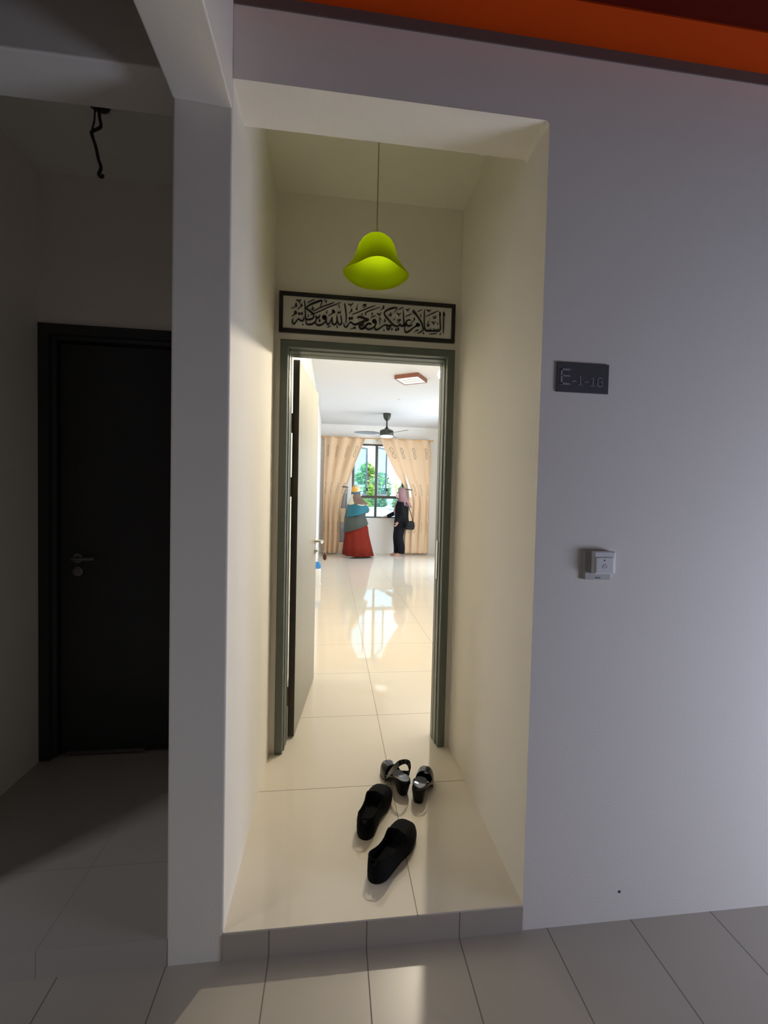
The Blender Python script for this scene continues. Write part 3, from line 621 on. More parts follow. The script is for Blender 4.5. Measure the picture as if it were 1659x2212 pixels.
    ring = [(q[0]+0.004, q[1]+0.008*math.cos(a), q[2]+0.007*math.sin(a)) for a in [2*PI*i/14 for i in range(15)]]
    bk.tube(ring, 0.0014, 6); build('buckle', bk, M['steel'], root, smooth=True)
    return root
c = make_sandal(-1, True); put(c, (0.692, 0.558), (0.615, 0.800))
tag(c, 'black block heeled sandal with its slingback strap standing upright', 'shoe', 'pair of black heeled sandals')
e = make_sandal(1, False); put(e, (0.722, 0.500), (0.818, 0.738))
tag(e, 'black block heeled sandal nearest the right wall with glossy insole showing', 'shoe', 'pair of black heeled sandals')

# ---------------------------------------------------------------- living room: lights on the ceiling
def emis(name, col, s): return mat(name, (0.9, 0.9, 0.88), 0.4, emit=(*col, s))
M['bulb_glow'] = emis('glowing_bulb_glass', (1.0, 0.88, 0.69), 1.0)
M['fan_glow'] = emis('fan_light_diffuser', (0.97, 0.98, 1.0), 1.0)
M['panel_glow'] = emis('ceiling_light_diffuser', (1.0, 0.95, 0.86), 1.0)
BX, BY = 1.149, 2.0
bl = thing('bare_bulb', 'glowing bare bulb hanging inside the doorway beside the right jamb', 'lamp', (BX, BY, RC))
build('ceiling_cup', MB().lathe([(0, 0), (0.03, 0), (0.028, -0.02), (0, -0.024)], (0, 0, 0), 20), M['white_plastic'], bl, smooth=True)
build('cord', MB().tube([(0, 0, -0.02), (0, 0, 2.470-RC)], 0.004, 8), M['white_plastic'], bl, smooth=True)
build('lamp_holder', MB().lathe([(0, 0.052), (0.006, 0.052), (0.0095, 0.045), (0.0095, 0.0), (0, 0)], (0, 0, 2.418-RC), 16), M['white_plastic'], bl, smooth=True)
bp = [(0, 0), (0.009, 0.0), (0.012, -0.008), (0.0155, -0.02), (0.016, -0.032), (0.013, -0.046), (0.007, -0.057), (0.0, -0.062)]
build('bulb', MB().lathe(bp, (0, 0, 2.419-RC), 20), M['bulb_glow'], bl, smooth=True)
def set_power(m, P, A):      # P / (pi A)
    m.node_tree.nodes['Principled BSDF'].inputs['Emission Strength'].default_value = P/(PI*A)
set_power(M['bulb_glow'], LAMP_BULB, 1/PI)

M['gunmetal'] = mat('dark_green_grey_metal', (0.045, 0.052, 0.042), 0.38, metal=0.5, noise=0.1, nscale=20)
M['blade'] = mat('fan_blade', (0.20, 0.21, 0.235), 0.35, noise=0.08)
FX, FYY = 1.42, 7.7
fn = thing('ceiling_fan', 'dark ceiling fan with round light hanging before the curtained window', 'ceiling fan', (FX, FYY, RC))
build('canopy', MB().lathe([(0, 0), (0.082, 0), (0.085, -0.012), (0.078, -0.07), (0.060, -0.115), (0.030, -0.15), (0, -0.155)], (0, 0, 0), 32), M['gunmetal'], fn, smooth=True)
build('down_rod', MB().tube([(0, 0, -0.14), (0, 0, -0.30)], 0.016, 14), M['gunmetal'], fn, smooth=True)
build('motor_housing', MB().lathe([(0, -0.275), (0.018, -0.275), (0.030, -0.30), (0.055, -0.325), (0.10, -0.345), (0.138, -0.36), (0.145, -0.375), (0.145, -0.455), (0.136, -0.470), (0, -0.47)], (0, 0, 0), 40), M['gunmetal'], fn, smooth=True)
build('light_diffuser', MB().lathe([(0, -0.468), (0.132, -0.468), (0.130, -0.485), (0.105, -0.500), (0.05, -0.508), (0, -0.509)], (0, 0, 0), 40), M['fan_glow'], fn, smooth=True)
set_power(M['fan_glow'], LAMP_FAN, 1/PI)
for az in (180, 62, -58):
    rs = []; ca, sa = math.cos(math.radians(az)), math.sin(math.radians(az))
    for r, ch, tw in ((0.135, 0.03, 0.10), (0.19, 0.05, 0.22), (0.28, 0.075, 0.30), (0.42, 0.085, 0.26), (0.56, 0.075, 0.20), (0.64, 0.055, 0.16), (0.685, 0.02, 0.14)):
        ring = []
        for u, w in ((-ch, -0.003), (0, -0.004-0.006), (ch, -0.003), (ch, 0.003), (0, 0.003-0.006), (-ch, 0.003)):
            z = -0.42 + math.sin(tw)*u + w; x, y = r, math.cos(tw)*u
            ring.append((x*ca-y*sa, x*sa+y*ca, z))
        rs.append(ring)
    build('blade', MB().rings(rs), M['blade'], fn, smooth=True)

M['lampwood'] = mat('reddish_wood_rim', (0.20, 0.075, 0.045), 0.45, noise=0.3, nscale=25)
quad = [(1.203, 4.981), (1.407, 4.623), (1.646, 4.864), (1.45, 5.196)]
cxq = sum(p[0] for p in quad)/4; cyq = sum(p[1] for p in quad)/4
cl = thing('ceiling_light', 'square wood rimmed ceiling light set at an angle', 'ceiling light', (cxq, cyq, RC), math.radians(-33))
hs = 0.185
mb = MB(); out = [(-hs, -hs), (hs, -hs), (hs, hs), (-hs, hs)]; inn = [(x*0.92, y*0.92) for x, y in out]
for i in range(4):
    k = (i+1) % 4; q = [out[i], out[k], inn[k], inn[i]]
    mb.add([(x, y, -0.058) for x, y in q] + [(x, y, 0) for x, y in q], [(0,1,2,3),(7,6,5,4),(0,4,5,1),(1,5,6,2),(2,6,7,3),(3,7,4,0)])
build('wood_rim', mb, M['lampwood'], cl, bevel=0.003)
build('diffuser', MB().box(-hs*0.93, hs*0.93, -hs*0.93, hs*0.93, -0.052, -0.046), M['panel_glow'], cl)
set_power(M['panel_glow'], LAMP_CEIL, 1/PI)
M['strip'] = mat('greyish_light_strip', (0.35, 0.38, 0.30), 0.5, noise=0.1)
st = MB()
for yy in (-0.05, 0.05): st.box(-0.13, 0.13, yy-0.011, yy+0.011, -0.0532, -0.052)
build('strip_pattern', st, M['strip'], cl)
def downlight(x, y, label):
    o = thing('downlight', label, 'downlight', (x, y, RC), group='recessed ceiling downlights')
    build('trim_ring', MB().lathe([(0.045, 0), (0.055, 0), (0.052, -0.006), (0.040, -0.004), (0.040, 0.0)], (0, 0, 0), 28), M['white_plastic'], o, smooth=True)
    build('lens', MB().lathe([(0, -0.001), (0.041, -0.001), (0.041, 0.0), (0, 0)], (0, 0, 0), 28), M['bell_back'], o, smooth=True)
downlight(1.458, 6.339, 'small recessed downlight between the wood rimmed light and the fan')
downlight(1.404, 8.82, 'small recessed downlight in the ceiling just before the far wall')

# ---------------------------------------------------------------- window
M['alu'] = mat('dark_bronze_aluminium', (0.060, 0.052, 0.048), 0.4, metal=0.3, noise=0.06)
M['alu_grey'] = mat('grey_sash_aluminium', (0.26, 0.28, 0.31), 0.4, metal=0.2, noise=0.05)
m, n, l, p = new_mat('blue_tinted_glass')
tb = n.new('ShaderNodeBsdfTransparent'); tb.inputs['Color'].default_value = (0.66, 0.88, 0.97, 1)
gl = n.new('ShaderNodeBsdfGlossy'); gl.inputs['Roughness'].default_value = 0.02; gl.inputs['Color'].default_value = (0.9, 0.97, 1, 1)
ms = n.new('ShaderNodeMixShader'); ms.inputs[0].default_value = 0.05; l.new(tb.outputs[0], ms.inputs[1]); l.new(gl.outputs[0], ms.inputs[2])
l.new(ms.outputs[0], n['Material Output'].inputs['Surface']); M['glass'] = m
wn_ = thing('window_1', 'dark framed casement window between the tied curtains, its upper sashes open', None, (1.43, FY+0.05, WZ0)); del wn_['label']
wn_['label'] = 'dark framed casement window between the tied curtains with upper sashes open'; wn_['category'] = 'window'; wn_['kind'] = 'structure'
hx0, hx1, hz1 = WX0-1.43, WX1-1.43, WZ1-WZ0
mz = 1.42-WZ0
mb = MB()
mb.box(hx0, hx0+0.045, 0, 0.09, 0, hz1); mb.box(hx1-0.045, hx1, 0, 0.09, 0, hz1); mb.box(hx0, hx1, 0, 0.09, 0, 0.035); mb.box(hx0, hx1, 0, 0.09, hz1-0.04, hz1)
build('window_frame', mb, M['alu'], wn_)
build('mullion', MB().box(-0.075, -0.018, -0.005, 0.085, 0.03, hz1-0.03), M['alu'], wn_)
build('transom', MB().box(hx0+0.03, hx1-0.03, -0.004, 0.085, mz-0.032, mz+0.036), M['alu'], wn_)
build('window_sill', MB().box(hx0, hx1, -0.06, 0.02, -0.012, 0.004), M['room_paint'], wn_)
for a_, b_ in ((hx0+0.045, -0.075), (-0.018, hx1-0.045)):
    build('glass_pane', MB().box(a_, b_, 0.04, 0.046, 0.035, mz-0.03), M['glass'], wn_)
zt0, zt1 = mz+0.04, hz1-0.045
for hxx, wd_, ang in ((hx0+0.047, 0.555, 47), (-0.012, 0.555, 56)):
    s = bpy.data.objects.new('casement_sash', None)
    mb = MB(); t_ = 0.042
    mb.box(0, t_, 0, 0.03, 0, zt1-zt0); mb.box(wd_-t_, wd_, 0, 0.03, 0, zt1-zt0); mb.box(t_, wd_-t_, 0, 0.03, 0, t_); mb.box(t_, wd_-t_, 0, 0.03, zt1-zt0-t_, zt1-zt0)
    s = build('casement_sash', mb, M['alu_grey'], wn_)
    s.location = (hxx, 0.085, zt0); s.rotation_euler = (0, 0, math.radians(ang))
    build('glass_pane', MB().box(t_, wd_-t_, 0.012, 0.018, t_, zt1-zt0-t_), M['glass'], s)
    hd = MB().box(wd_-0.035, wd_-0.012, -0.03, 0, 0.12, 0.20); hd.tube([(wd_-0.022, -0.02, 0.16), (wd_-0.022, -0.045, 0.16), (wd_-0.022, -0.05, 0.08)], 0.008, 8)
    build('sash_handle', hd, M['black'], s)

# ---------------------------------------------------------------- curtains and rod
def curtain_mat(name, c1, c2, motif, cols, rows, ring_r):
    """fabric with ring motifs woven in columns; coordinates are the flat cloth (UV)."""
    m, n, l, p = new_mat(name)
    uv = n.new('ShaderNodeUVMap'); s = n.new('ShaderNodeSeparateXYZ'); l.new(uv.outputs['UV'], s.inputs[0])
    U, V = s.outputs['X'], s.outputs['Y']          # metres of cloth
    cu = math_node(n, l, 'SUBTRACT', math_node(n, l, 'MODULO', U, cols), cols/2)
    fac = None
    for r0 in rows:
        dv = math_node(n, l, 'SUBTRACT', V, r0)
        d = math_node(n, l, 'SQRT', math_node(n, l, 'ADD', math_node(n, l, 'MULTIPLY', cu, cu), math_node(n, l, 'MULTIPLY', dv, dv)))
        k = math_node(n, l, 'LESS_THAN', math_node(n, l, 'ABSOLUTE', math_node(n, l, 'SUBTRACT', d, ring_r)), 0.014)
        dot = math_node(n, l, 'MULTIPLY', math_node(n, l, 'LESS_THAN', d, 0.022), 0.45)
        k = math_node(n, l, 'MAXIMUM', k, dot)
        fac = k if fac is None else math_node(n, l, 'MAXIMUM', fac, k)
    tn = n.new('ShaderNodeTexNoise'); tn.inputs['Scale'].default_value = 30; l.new(uv.outputs['UV'], tn.inputs['Vector'])
    fac = math_node(n, l, 'MULTIPLY', fac, math_node(n, l, 'MULTIPLY_ADD', tn.outputs['Fac'], 1.2, 0.1))
    stripe = math_node(n, l, 'LESS_THAN', math_node(n, l, 'ABSOLUTE', cu), 0.012)
    mx = n.new('ShaderNodeMix'); mx.data_type = 'RGBA'; mx.inputs['A'].default_value = (*c1, 1); mx.inputs['B'].default_value = (*c2, 1)
    l.new(math_node(n, l, 'MULTIPLY', stripe, 0.5), mx.inputs['Factor'])
    m2 = n.new('ShaderNodeMix'); m2.data_type = 'RGBA'; l.new(mx.outputs['Result'], m2.inputs['A']); m2.inputs['B'].default_value = (*motif, 1)
    l.new(math_node(n, l, 'MINIMUM', fac, 1.0), m2.inputs['Factor']); l.new(m2.outputs['Result'], p.inputs['Base Color'])
    p.inputs['Roughness'].default_value = 0.75; p.inputs['Sheen Weight'].default_value = 0.1
    tl = n.new('ShaderNodeBsdfTranslucent'); l.new(m2.outputs['Result'], tl.inputs['Color'])
    ms = n.new('ShaderNodeMixShader'); ms.inputs[0].default_value = 0.16
    l.new(p.outputs[0], ms.inputs[1]); l.new(tl.outputs[0], ms.inputs[2]); l.new(ms.outputs[0], n['Material Output'].inputs['Surface'])
    return m
ROWS = (0.28, 0.42, 1.18, 1.32, 2.12, 2.26)
M['curtain'] = curtain_mat('beige_damask_curtain', (0.80, 0.60, 0.40), (0.84, 0.66, 0.52), (0.33, 0.25, 0.165), 0.46, ROWS, 0.058)
M['curtain_back'] = curtain_mat('grey_curtain_reverse', (0.30, 0.285, 0.29), (0.36, 0.34, 0.34), (0.52, 0.50, 0.48), 0.17, (0.28, 0.42, 1.18, 1.32, 2.12-0.1, 2.26-0.1), 0.045)
M['sheer'] = mat('white_sheer', (0.85, 0.83, 0.80), 0.6, noise=0.03)
M['tie'] = mat('dark_tieback', (0.045, 0.030, 0.032), 0.6, noise=0.1)
M['brass'] = mat('golden_rod', (0.62, 0.36, 0.13), 0.35, metal=0.35, noise=0.08)
ZT, ZB, YR = 2.868, 0.03, 9.15
def interp(tab, z):
    for (z0, x0), (z1, x1) in zip(tab, tab[1:]):
        if z1 <= z <= z0: return x0 + (x1-x0)*(z0-z)/(z0-z1)
    return tab[-1][1] if z < tab[-1][0] else tab[0][1]
def drape(name, outer, inner, nf, amp, mt, parent, y=YR, width=1.9, nu=90, nz=64, z0=ZT, z1=ZB, ph=0.0, tie=None):
    vs, uvs, fs = [], [], []
    for i in range(nz+1):
        z = z0 + (z1-z0)*i/nz
        xo, xi = interp(outer, z), interp(inner, z)
        a = amp*(0.75 + 0.25*math.sin(i*0.13+ph))
        if tie: a *= 1 - 0.55*math.exp(-((z-tie)/0.16)**2)
        for j in range(nu+1):
            u = j/nu
            warp = u + 0.018*math.sin(7*u+2.3*z/ZT+ph)*(u*(1-u)*4)
            f = math.sin(2*PI*nf*u + ph); f = math.copysign(abs(f)**0.75, f)
            top = smoothstep(z0-0.25, z0, z)
            yy = y + a*f*(1+0.25*top) - 0.02*(1-top)*math.sin(5*u+1.1*z)
            vs.append((xo+(xi-xo)*warp + 0.012*math.cos(2*PI*nf*u+ph)*(1-top), yy, z)); uvs.append((u*width, ZT-z))
    for i in range(nz):
        for j in range(nu):
            k = i*(nu+1)+j; fs.append((k, k+1, k+nu+2, k+nu+1))
    me = bpy.data.meshes.new(name); o = parent.location
    me.from_pydata([(x-o.x, yy-o.y, z-o.z) for x, yy, z in vs], [], fs); me.materials.append(mt)
    ul = me.uv_layers.new(name='UVMap')
    for lp in me.loops: ul.data[lp.index].uv = uvs[lp.vertex_index]
    me.polygons.foreach_set('use_smooth', [True]*len(me.polygons))
    ob = bpy.data.objects.new(name, me); COL.objects.link(ob); ob.parent = parent
    so = ob.modifiers.new('solid', 'SOLIDIFY'); so.thickness = 0.002; so.offset = 0
    return ob
rod = thing('curtain_rod', 'golden curtain rod across the top of the window', 'curtain rod', (1.372, YR, 2.852))
build('rod', MB().tube([(-1.36, 0, 0), (1.36, 0, 0)], 0.013, 12), M['brass'], rod, smooth=True)
for s in (-1, 1):
    build('finial', MB().lathe([(0, 0), (0.018, 0.0), (0.020, 0.006), (0.013, 0.012), (0.022, 0.02), (0.027, 0.032), (0.022, 0.046), (0.010, 0.054), (0, 0.056)] if s > 0 else [(0, 0), (0.018, 0), (0.020, -0.006), (0.013, -0.012), (0.022, -0.02), (0.027, -0.032), (0.022, -0.046), (0.010, -0.054), (0, -0.056)], (s*1.345, 0, 0), 18, axis='x'), M['brass'], rod, smooth=True)
for bx in (-1.31, 0.005, 1.31):
    build('bracket', MB().box(bx-0.009, bx+0.009, 0.0, FY-YR, -0.05, -0.012).tube([(bx, 0.018, -0.03), (bx, 0.0, -0.018), (bx, -0.016, -0.006), (bx, -0.016, 0.006)], 0.006, 8), M['brass'], rod)
cL = thing('curtain', 'beige patterned curtain left of the window, tied back beside the woman in red skirt', 'curtain', (0.35, YR, 0.0), group='tied back curtains')
drape('panel', [(ZT, 0.085), (1.4, 0.068), (ZB, 0.068)], [(ZT, 1.085), (2.6, 0.99), (2.1, 0.80), (1.66, 0.645), (1.4, 0.56), (1.0, 0.50), (0.5, 0.50), (ZB, 0.47)], 3.4, 0.040, M['curtain'], cL, ph=0.5, tie=1.65)
drape('turned_edge', [(1.62, 0.58), (1.2, 0.50), (0.25, 0.49)], [(1.62, 0.67), (1.2, 0.66), (0.8, 0.665), (0.25, 0.64)], 1.2, 0.018, M['curtain_back'], cL, y=YR+0.07, width=0.17, nu=24, nz=30, z0=1.62, z1=0.25, ph=1.0)
drape('pleat', [(1.15, 0.50), (0.76, 0.495)], [(1.15, 0.63), (0.76, 0.63)], 0.7, 0.012, M['curtain'], cL, y=YR+0.02, width=0.11, nu=12, nz=10, z0=1.13, z1=0.78)
drape('hem_fold', [(0.29, 0.48), (ZB, 0.47)], [(0.29, 0.64), (ZB, 0.62)], 1.0, 0.015, M['curtain'], cL, y=YR+0.03, width=0.2, nu=16, nz=8, z0=0.29, z1=ZB)
tb_ = [(0.55-0.35, -0.02, 1.655), (0.57-0.35, -0.075, 1.653), (0.63-0.35, -0.075, 1.648), (0.668-0.35, -0.02, 1.645), (0.66-0.35, 0.05, 1.648), (0.58-0.35, 0.06, 1.653), (0.55-0.35, -0.02, 1.655)]
build('tieback', MB().tube(catmull(tb_, 5), 0.013, 8), M['tie'], cL, smooth=True)
cR = thing('curtain', 'beige patterned curtain right of the window behind the woman in black', 'curtain', (2.40, YR, 0.0), group='tied back curtains')
drape('panel', [(ZT, 2.70), (2.5, 2.735), (1.4, 2.725), (ZB, 2.72)], [(ZT, 1.43), (2.6, 1.54), (2.3, 1.69), (2.0, 1.85), (1.8, 1.99), (1.62, 2.13), (1.3, 2.20), (0.9, 2.18), (0.5, 2.12), (ZB, 2.12)], 3.4, 0.040, M['curtain'], cR, ph=2.2, tie=1.62, width=1.9)
drape('sheer_edge', [(1.98, 2.06), (1.62, 2.15), (1.3, 2.20)], [(1.98, 2.09), (1.62, 2.215), (1.3, 2.25)], 1.0, 0.012, M['sheer'], cR, y=YR-0.062, width=0.1, nu=14, nz=20, z0=1.98, z1=1.42)
tb_ = [(2.10-2.4, 0.0, 1.63), (2.13-2.4, -0.07, 1.63), (2.20-2.4, -0.075, 1.62), (2.26-2.4, -0.03, 1.615), (2.24-2.4, 0.05, 1.62), (2.14-2.4, 0.06, 1.63), (2.10-2.4, 0.0, 1.63)]
build('tieback', MB().tube(catmull(tb_, 5), 0.012, 8), M['tie'], cR, smooth=True)

# ---------------------------------------------------------------- bottle behind the door
M['blue'] = mat('blue_plastic', (0.03, 0.22, 0.55), 0.4, noise=0.06)
bt = thing('water_jug', 'white jug with blue upper part standing behind the open front door', 'jug', (0.085, 5.50, 0))
build('body', MB().lathe([(0, 0), (0.062, 0), (0.066, 0.01), (0.062, 0.03), (0.064, 0.12), (0.064, 0.255), (0.058, 0.262), (0, 0.262)], (0, 0, 0), 28), M['white_plastic'], bt, smooth=True)
build('blue_top', MB().lathe([(0, 0.26), (0.064, 0.26), (0.064, 0.31), (0.055, 0.34), (0.035, 0.36), (0, 0.36)], (0, 0, 0), 28), M['blue'], bt, smooth=True)
build('base_ring', MB().lathe([(0, -0.0), (0.070, 0.0), (0.070, 0.018), (0.06, 0.02), (0, 0.02)], (0, 0, 0), 28), M['white_plastic'], bt, smooth=True)
# ---------------------------------------------------------------- people
M['skin'] = mat('light_brown_skin', (0.46, 0.27, 0.19), 0.5, noise=0.05, nscale=20)
M['eye'] = mat('dark_eye', (0.02, 0.015, 0.012), 0.25)
M['mask_grey'] = mat('pale_grey_face_mask', (0.62, 0.64, 0.68), 0.7, noise=0.03)
M['mask_pink'] = mat('pale_pink_face_mask', (0.72, 0.50, 0.50), 0.7, noise=0.03)
M['olive'] = mat('dark_olive_cloth', (0.050, 0.060, 0.050), 0.85, noise=0.12, nscale=30, sheen=0.1)
M['rust'] = mat('rust_red_cloth', (0.16, 0.017, 0.009), 0.85, noise=0.12, nscale=14, spec=0.15)
M['blackcloth'] = mat('black_cloth', (0.006, 0.0065, 0.009), 0.85, noise=0.2, nscale=30, spec=0.2)
M['navy'] = mat('navy_trouser_cloth', (0.005, 0.006, 0.010), 0.85, noise=0.2, nscale=30, spec=0.2)
M['mauve'] = mat('mauve_scarf_cloth', (0.26, 0.145, 0.155), 0.75, noise=0.08, nscale=12, sheen=0.1)
M['bagblack'] = mat('black_bag_leather', (0.006, 0.006, 0.006), 0.6, noise=0.15, spec=0.2)
M['teal'] = mat('teal_scarf_border', (0.006, 0.12, 0.165), 0.7, noise=0.15, nscale=9, sheen=0.1)
# printed head scarf
m, n, l, p = new_mat('printed_head_scarf')
tc = n.new('ShaderNodeTexCoord'); s = n.new('ShaderNodeSeparateXYZ'); l.new(tc.outputs['Object'], s.inputs[0])
nz = n.new('ShaderNodeTexNoise'); nz.inputs['Scale'].default_value = 7; l.new(tc.outputs['Object'], nz.inputs['Vector'])
zz = math_node(n, l, 'ADD', s.outputs['Z'], math_node(n, l, 'MULTIPLY', nz.outputs['Fac'], 0.06))
rp = n.new('ShaderNodeValToRGB'); rp.color_ramp.interpolation = 'CONSTANT'
l.new(math_node(n, l, 'DIVIDE', zz, 1.8), rp.inputs['Fac'])
els = rp.color_ramp.elements
els[0].position = 0.0; els[0].color = (0.62, 0.58, 0.44, 1)
els[1].position = 1.265/1.8; els[1].color = (0.165, 0.105, 0.075, 1)
for pos, c in ((1.50, (0.055, 0.12, 0.15)), (1.565, (0.62, 0.58, 0.42))):
    e_ = els.new(pos/1.8); e_.color = (*c, 1)
vo = n.new('ShaderNodeTexVoronoi'); vo.inputs['Scale'].default_value = 9.0; l.new(tc.outputs['Object'], vo.inputs['Vector'])
blob = math_node(n, l, 'MULTIPLY', math_node(n, l, 'LESS_THAN', vo.outputs['Distance'], 0.50), math_node(n, l, 'GREATER_THAN', zz, 1.555))
mx = n.new('ShaderNodeMix'); mx.data_type = 'RGBA'; l.new(blob, mx.inputs['Factor']); l.new(rp.outputs['Color'], mx.inputs['A']); mx.inputs['B'].default_value = (0.72, 0.36, 0.06, 1)
back = math_node(n, l, 'MULTIPLY', math_node(n, l, 'LESS_THAN', math_node(n, l, 'ADD', s.outputs['X'], math_node(n, l, 'MULTIPLY', nz.outputs['Fac'], 0.1)), -0.055), math_node(n, l, 'LESS_THAN', zz, 1.5))
m2 = n.new('ShaderNodeMix'); m2.data_type = 'RGBA'; l.new(back, m2.inputs['Factor']); l.new(mx.outputs['Result'], m2.inputs['A']); m2.inputs['B'].default_value = (0.66, 0.62, 0.46, 1)
l.new(m2.outputs['Result'], p.inputs['Base Color']); p.inputs['Roughness'].default_value = 0.75
M['print'] = m

def add_hand(V, E, wrist, d, palm_n, key, curl=0.5, s=1.0):
    """palm and five fingers grown from the wrist vertex; d = pointing direction, palm_n = out of the palm."""
    d = Vector(d).normalized(); pn = Vector(palm_n); pn = (pn - d*pn.dot(d)).normalized(); side = d.cross(pn).normalized()
    w = Vector(V[wrist][0])
    V[key+'p1'] = (w + d*0.045*s, 0.024*s); V[key+'p2'] = (w + d*0.080*s, 0.022*s)
    E.append((wrist, key+'p1')); E.append((key+'p1', key+'p2'))
    for i, (off, ln) in enumerate(((-0.027, 0.068), (-0.009, 0.078), (0.009, 0.073), (0.027, 0.058))):
        b = w + d*0.088*s + side*off*s; prev = key+'p2'; ang = 0.0; pos = b
        nm = f'{key}f{i}0'; V[nm] = (tuple(pos), 0.0095*s); E.append((prev, nm)); prev = nm
        for j, fr_ in enumerate((0.45, 0.32, 0.23)):
            ang += curl*(0.7, 0.9, 0.6)[j]
            pos = pos + (d*math.cos(ang) + pn*math.sin(ang))*ln*fr_*s
            nm = f'{key}f{i}{j+1}'; V[nm] = (tuple(pos), (0.0088, 0.008, 0.007)[j]*s); E.append((prev, nm)); prev = nm
    pos = w + d*0.030*s - side*0.028*s + pn*0.006; nm = key+'t0'; V[nm] = (tuple(pos), 0.011*s); E.append((key+'p1', nm)); prev = nm
    for j, st in enumerate((0.028, 0.024)):
        pos = pos + (d*0.75 - side*0.45 + pn*0.45*(j+0.4)).normalized()*st*s
        nm = f'{key}t{j+1}'; V[nm] = (tuple(pos), (0.0095, 0.0082)[j]*s); E.append((prev, nm)); prev = nm
def body(parent, V, E, root, mats, head):
    keys = list(V); idx = {k: i for i, k in enumerate(keys)}
    me = bpy.data.meshes.new('skeleton'); me.from_pydata([tuple(V[k][0]) for k in keys], [(idx[a], idx[b]) for a, b in E], [])
    o = bpy.data.objects.new('skeleton', me); COL.objects.link(o)
    sk = o.modifiers.new('skin', 'SKIN')
    if not me.skin_vertices:
        bm = bmesh.new(); bm.from_mesh(me); bm.verts.layers.skin.verify(); bm.to_mesh(me); bm.free()
    sv = me.skin_vertices[0].data
    for k in keys:
        r = V[k][1]; sv[idx[k]].radius = (r, r) if not isinstance(r, tuple) else r
        sv[idx[k]].use_root = (k == root)
    sk.use_smooth_shade = True
    ss = o.modifiers.new('sub', 'SUBSURF'); ss.levels = 2; ss.render_levels = 2
    dg = bpy.context.evaluated_depsgraph_get(); ev = o.evaluated_get(dg)
    tm = bpy.data.meshes.new_from_object(ev)
    mb = MB(); mb.v = [tuple(v.co) for v in tm.vertices]; mb.f = [tuple(q.vertices) for q in tm.polygons]; mb.mi = [0]*len(mb.f)
    bpy.data.objects.remove(o)
    h = Vector(head)                        # facial features, facing +X
    for s in (-1, 1):
        mb.sphere((h.x+0.083, h.y+s*0.031, h.z+0.012), 0.011, 10, 8, mi=1)
        mb.sphere((h.x-0.004, h.y+s*0.078, h.z-0.005), 0.028, 10, 8, sc=(0.7, 0.35, 1.1))
    mb.rings([[(h.x+0.080+dx, h.y+s*wd_, h.z+z) for s in (-1, -0.5, 0.5, 1)] for z, dx, wd_ in ((0.015, 0.004, 0.008), (-0.012, 0.018, 0.010), (-0.028, 0.026, 0.014), (-0.036, 0.008, 0.012))])
    mb.rings([[(h.x+0.080+dx, h.y+wd_*math.sin(a), h.z-0.058+dz+0.004*math.cos(a)) for a in [2*PI*i/8 for i in range(8)]] for dx, wd_, dz in ((-0.012, 0.024, 0), (0.004, 0.020, 0), (0.008, 0.008, 0))])
    b = build('body', mb, mats, parent, smooth=True)
    return b
def base_skeleton(h=1.0, stance=0.085):
    V = {}; E = []
    def a(k, p_, r, to=None):
        V[k] = (tuple(c*h for c in p_), r*h)
        if to: E.append((to, k))
    a('pelvis', (0, 0, 0.90), 0.125); a('belly', (0.01, 0, 1.02), 0.115, 'pelvis'); a('chest', (0.0, 0, 1.18), 0.125, 'belly'); a('collar', (-0.01, 0, 1.30), 0.10, 'chest')
    a('neck', (0.0, 0, 1.375), 0.050, 'collar'); a('jaw', (0.025, 0, 1.44), 0.062, 'neck'); a('head', (0.018, 0, 1.505), 0.086, 'jaw'); a('crown', (0.005, 0, 1.565), 0.066, 'head')
    for s, q in ((1, 'L'), (-1, 'R')):
        a('hip'+q, (0, s*stance, 0.83), 0.088, 'pelvis'); a('knee'+q, (0.015, s*stance, 0.46), 0.058, 'hip'+q); a('calf'+q, (-0.01, s*stance, 0.30), 0.054, 'knee'+q)
        a('ankle'+q, (-0.02, s*stance, 0.085), 0.036, 'calf'+q); a('heel'+q, (-0.045, s*stance, 0.035), 0.030, 'ankle'+q); a('ball'+q, (0.09, s*(stance+0.01), 0.026), 0.033, 'ankle'+q); a('toe'+q, (0.155, s*(stance+0.015), 0.018), 0.022, 'ball'+q)
        a('shoulder'+q, (-0.005, s*0.150, 1.245), 0.050, 'collar')
    return V, E
def loft(name, rows, mt, parent, n=48, fold=0.0, nf=9, ph=0.0, thick=0.004, tilt=None, caps=(False, False), pw=2.0):
    rs = []
    for i, (z, cx, cy, rx, ry) in enumerate(rows):
        ring = []
        for j in range(n):
            a = 2*PI*j/n
            ca, sa = math.cos(a), math.sin(a); k = (abs(ca)**pw + abs(sa)**pw)**(-1/pw)
            f = 1 + fold*(i/(len(rows)-1))*math.sin(nf*a+ph+0.5*math.sin(3*a))
            dz = tilt(i/(len(rows)-1), a) if tilt else 0
            ring.append((cx+rx*ca*k*f, cy+ry*sa*k*f, z+dz))
        rs.append(ring)
    o = build(name, MB().rings(rs, cap0=caps[0], cap1=caps[1]), mt, parent, smooth=True)
    if thick:
        so = o.modifiers.new('solid', 'SOLIDIFY'); so.thickness = thick; so.offset = 0
    return o
def sleeve(name, pts, rad, mt, parent):
    return build(name, MB().tube(catmull(pts, 4), [r[0] for r in catmull([(r,) for r in rad], 4)], 14), mt, parent, smooth=True)

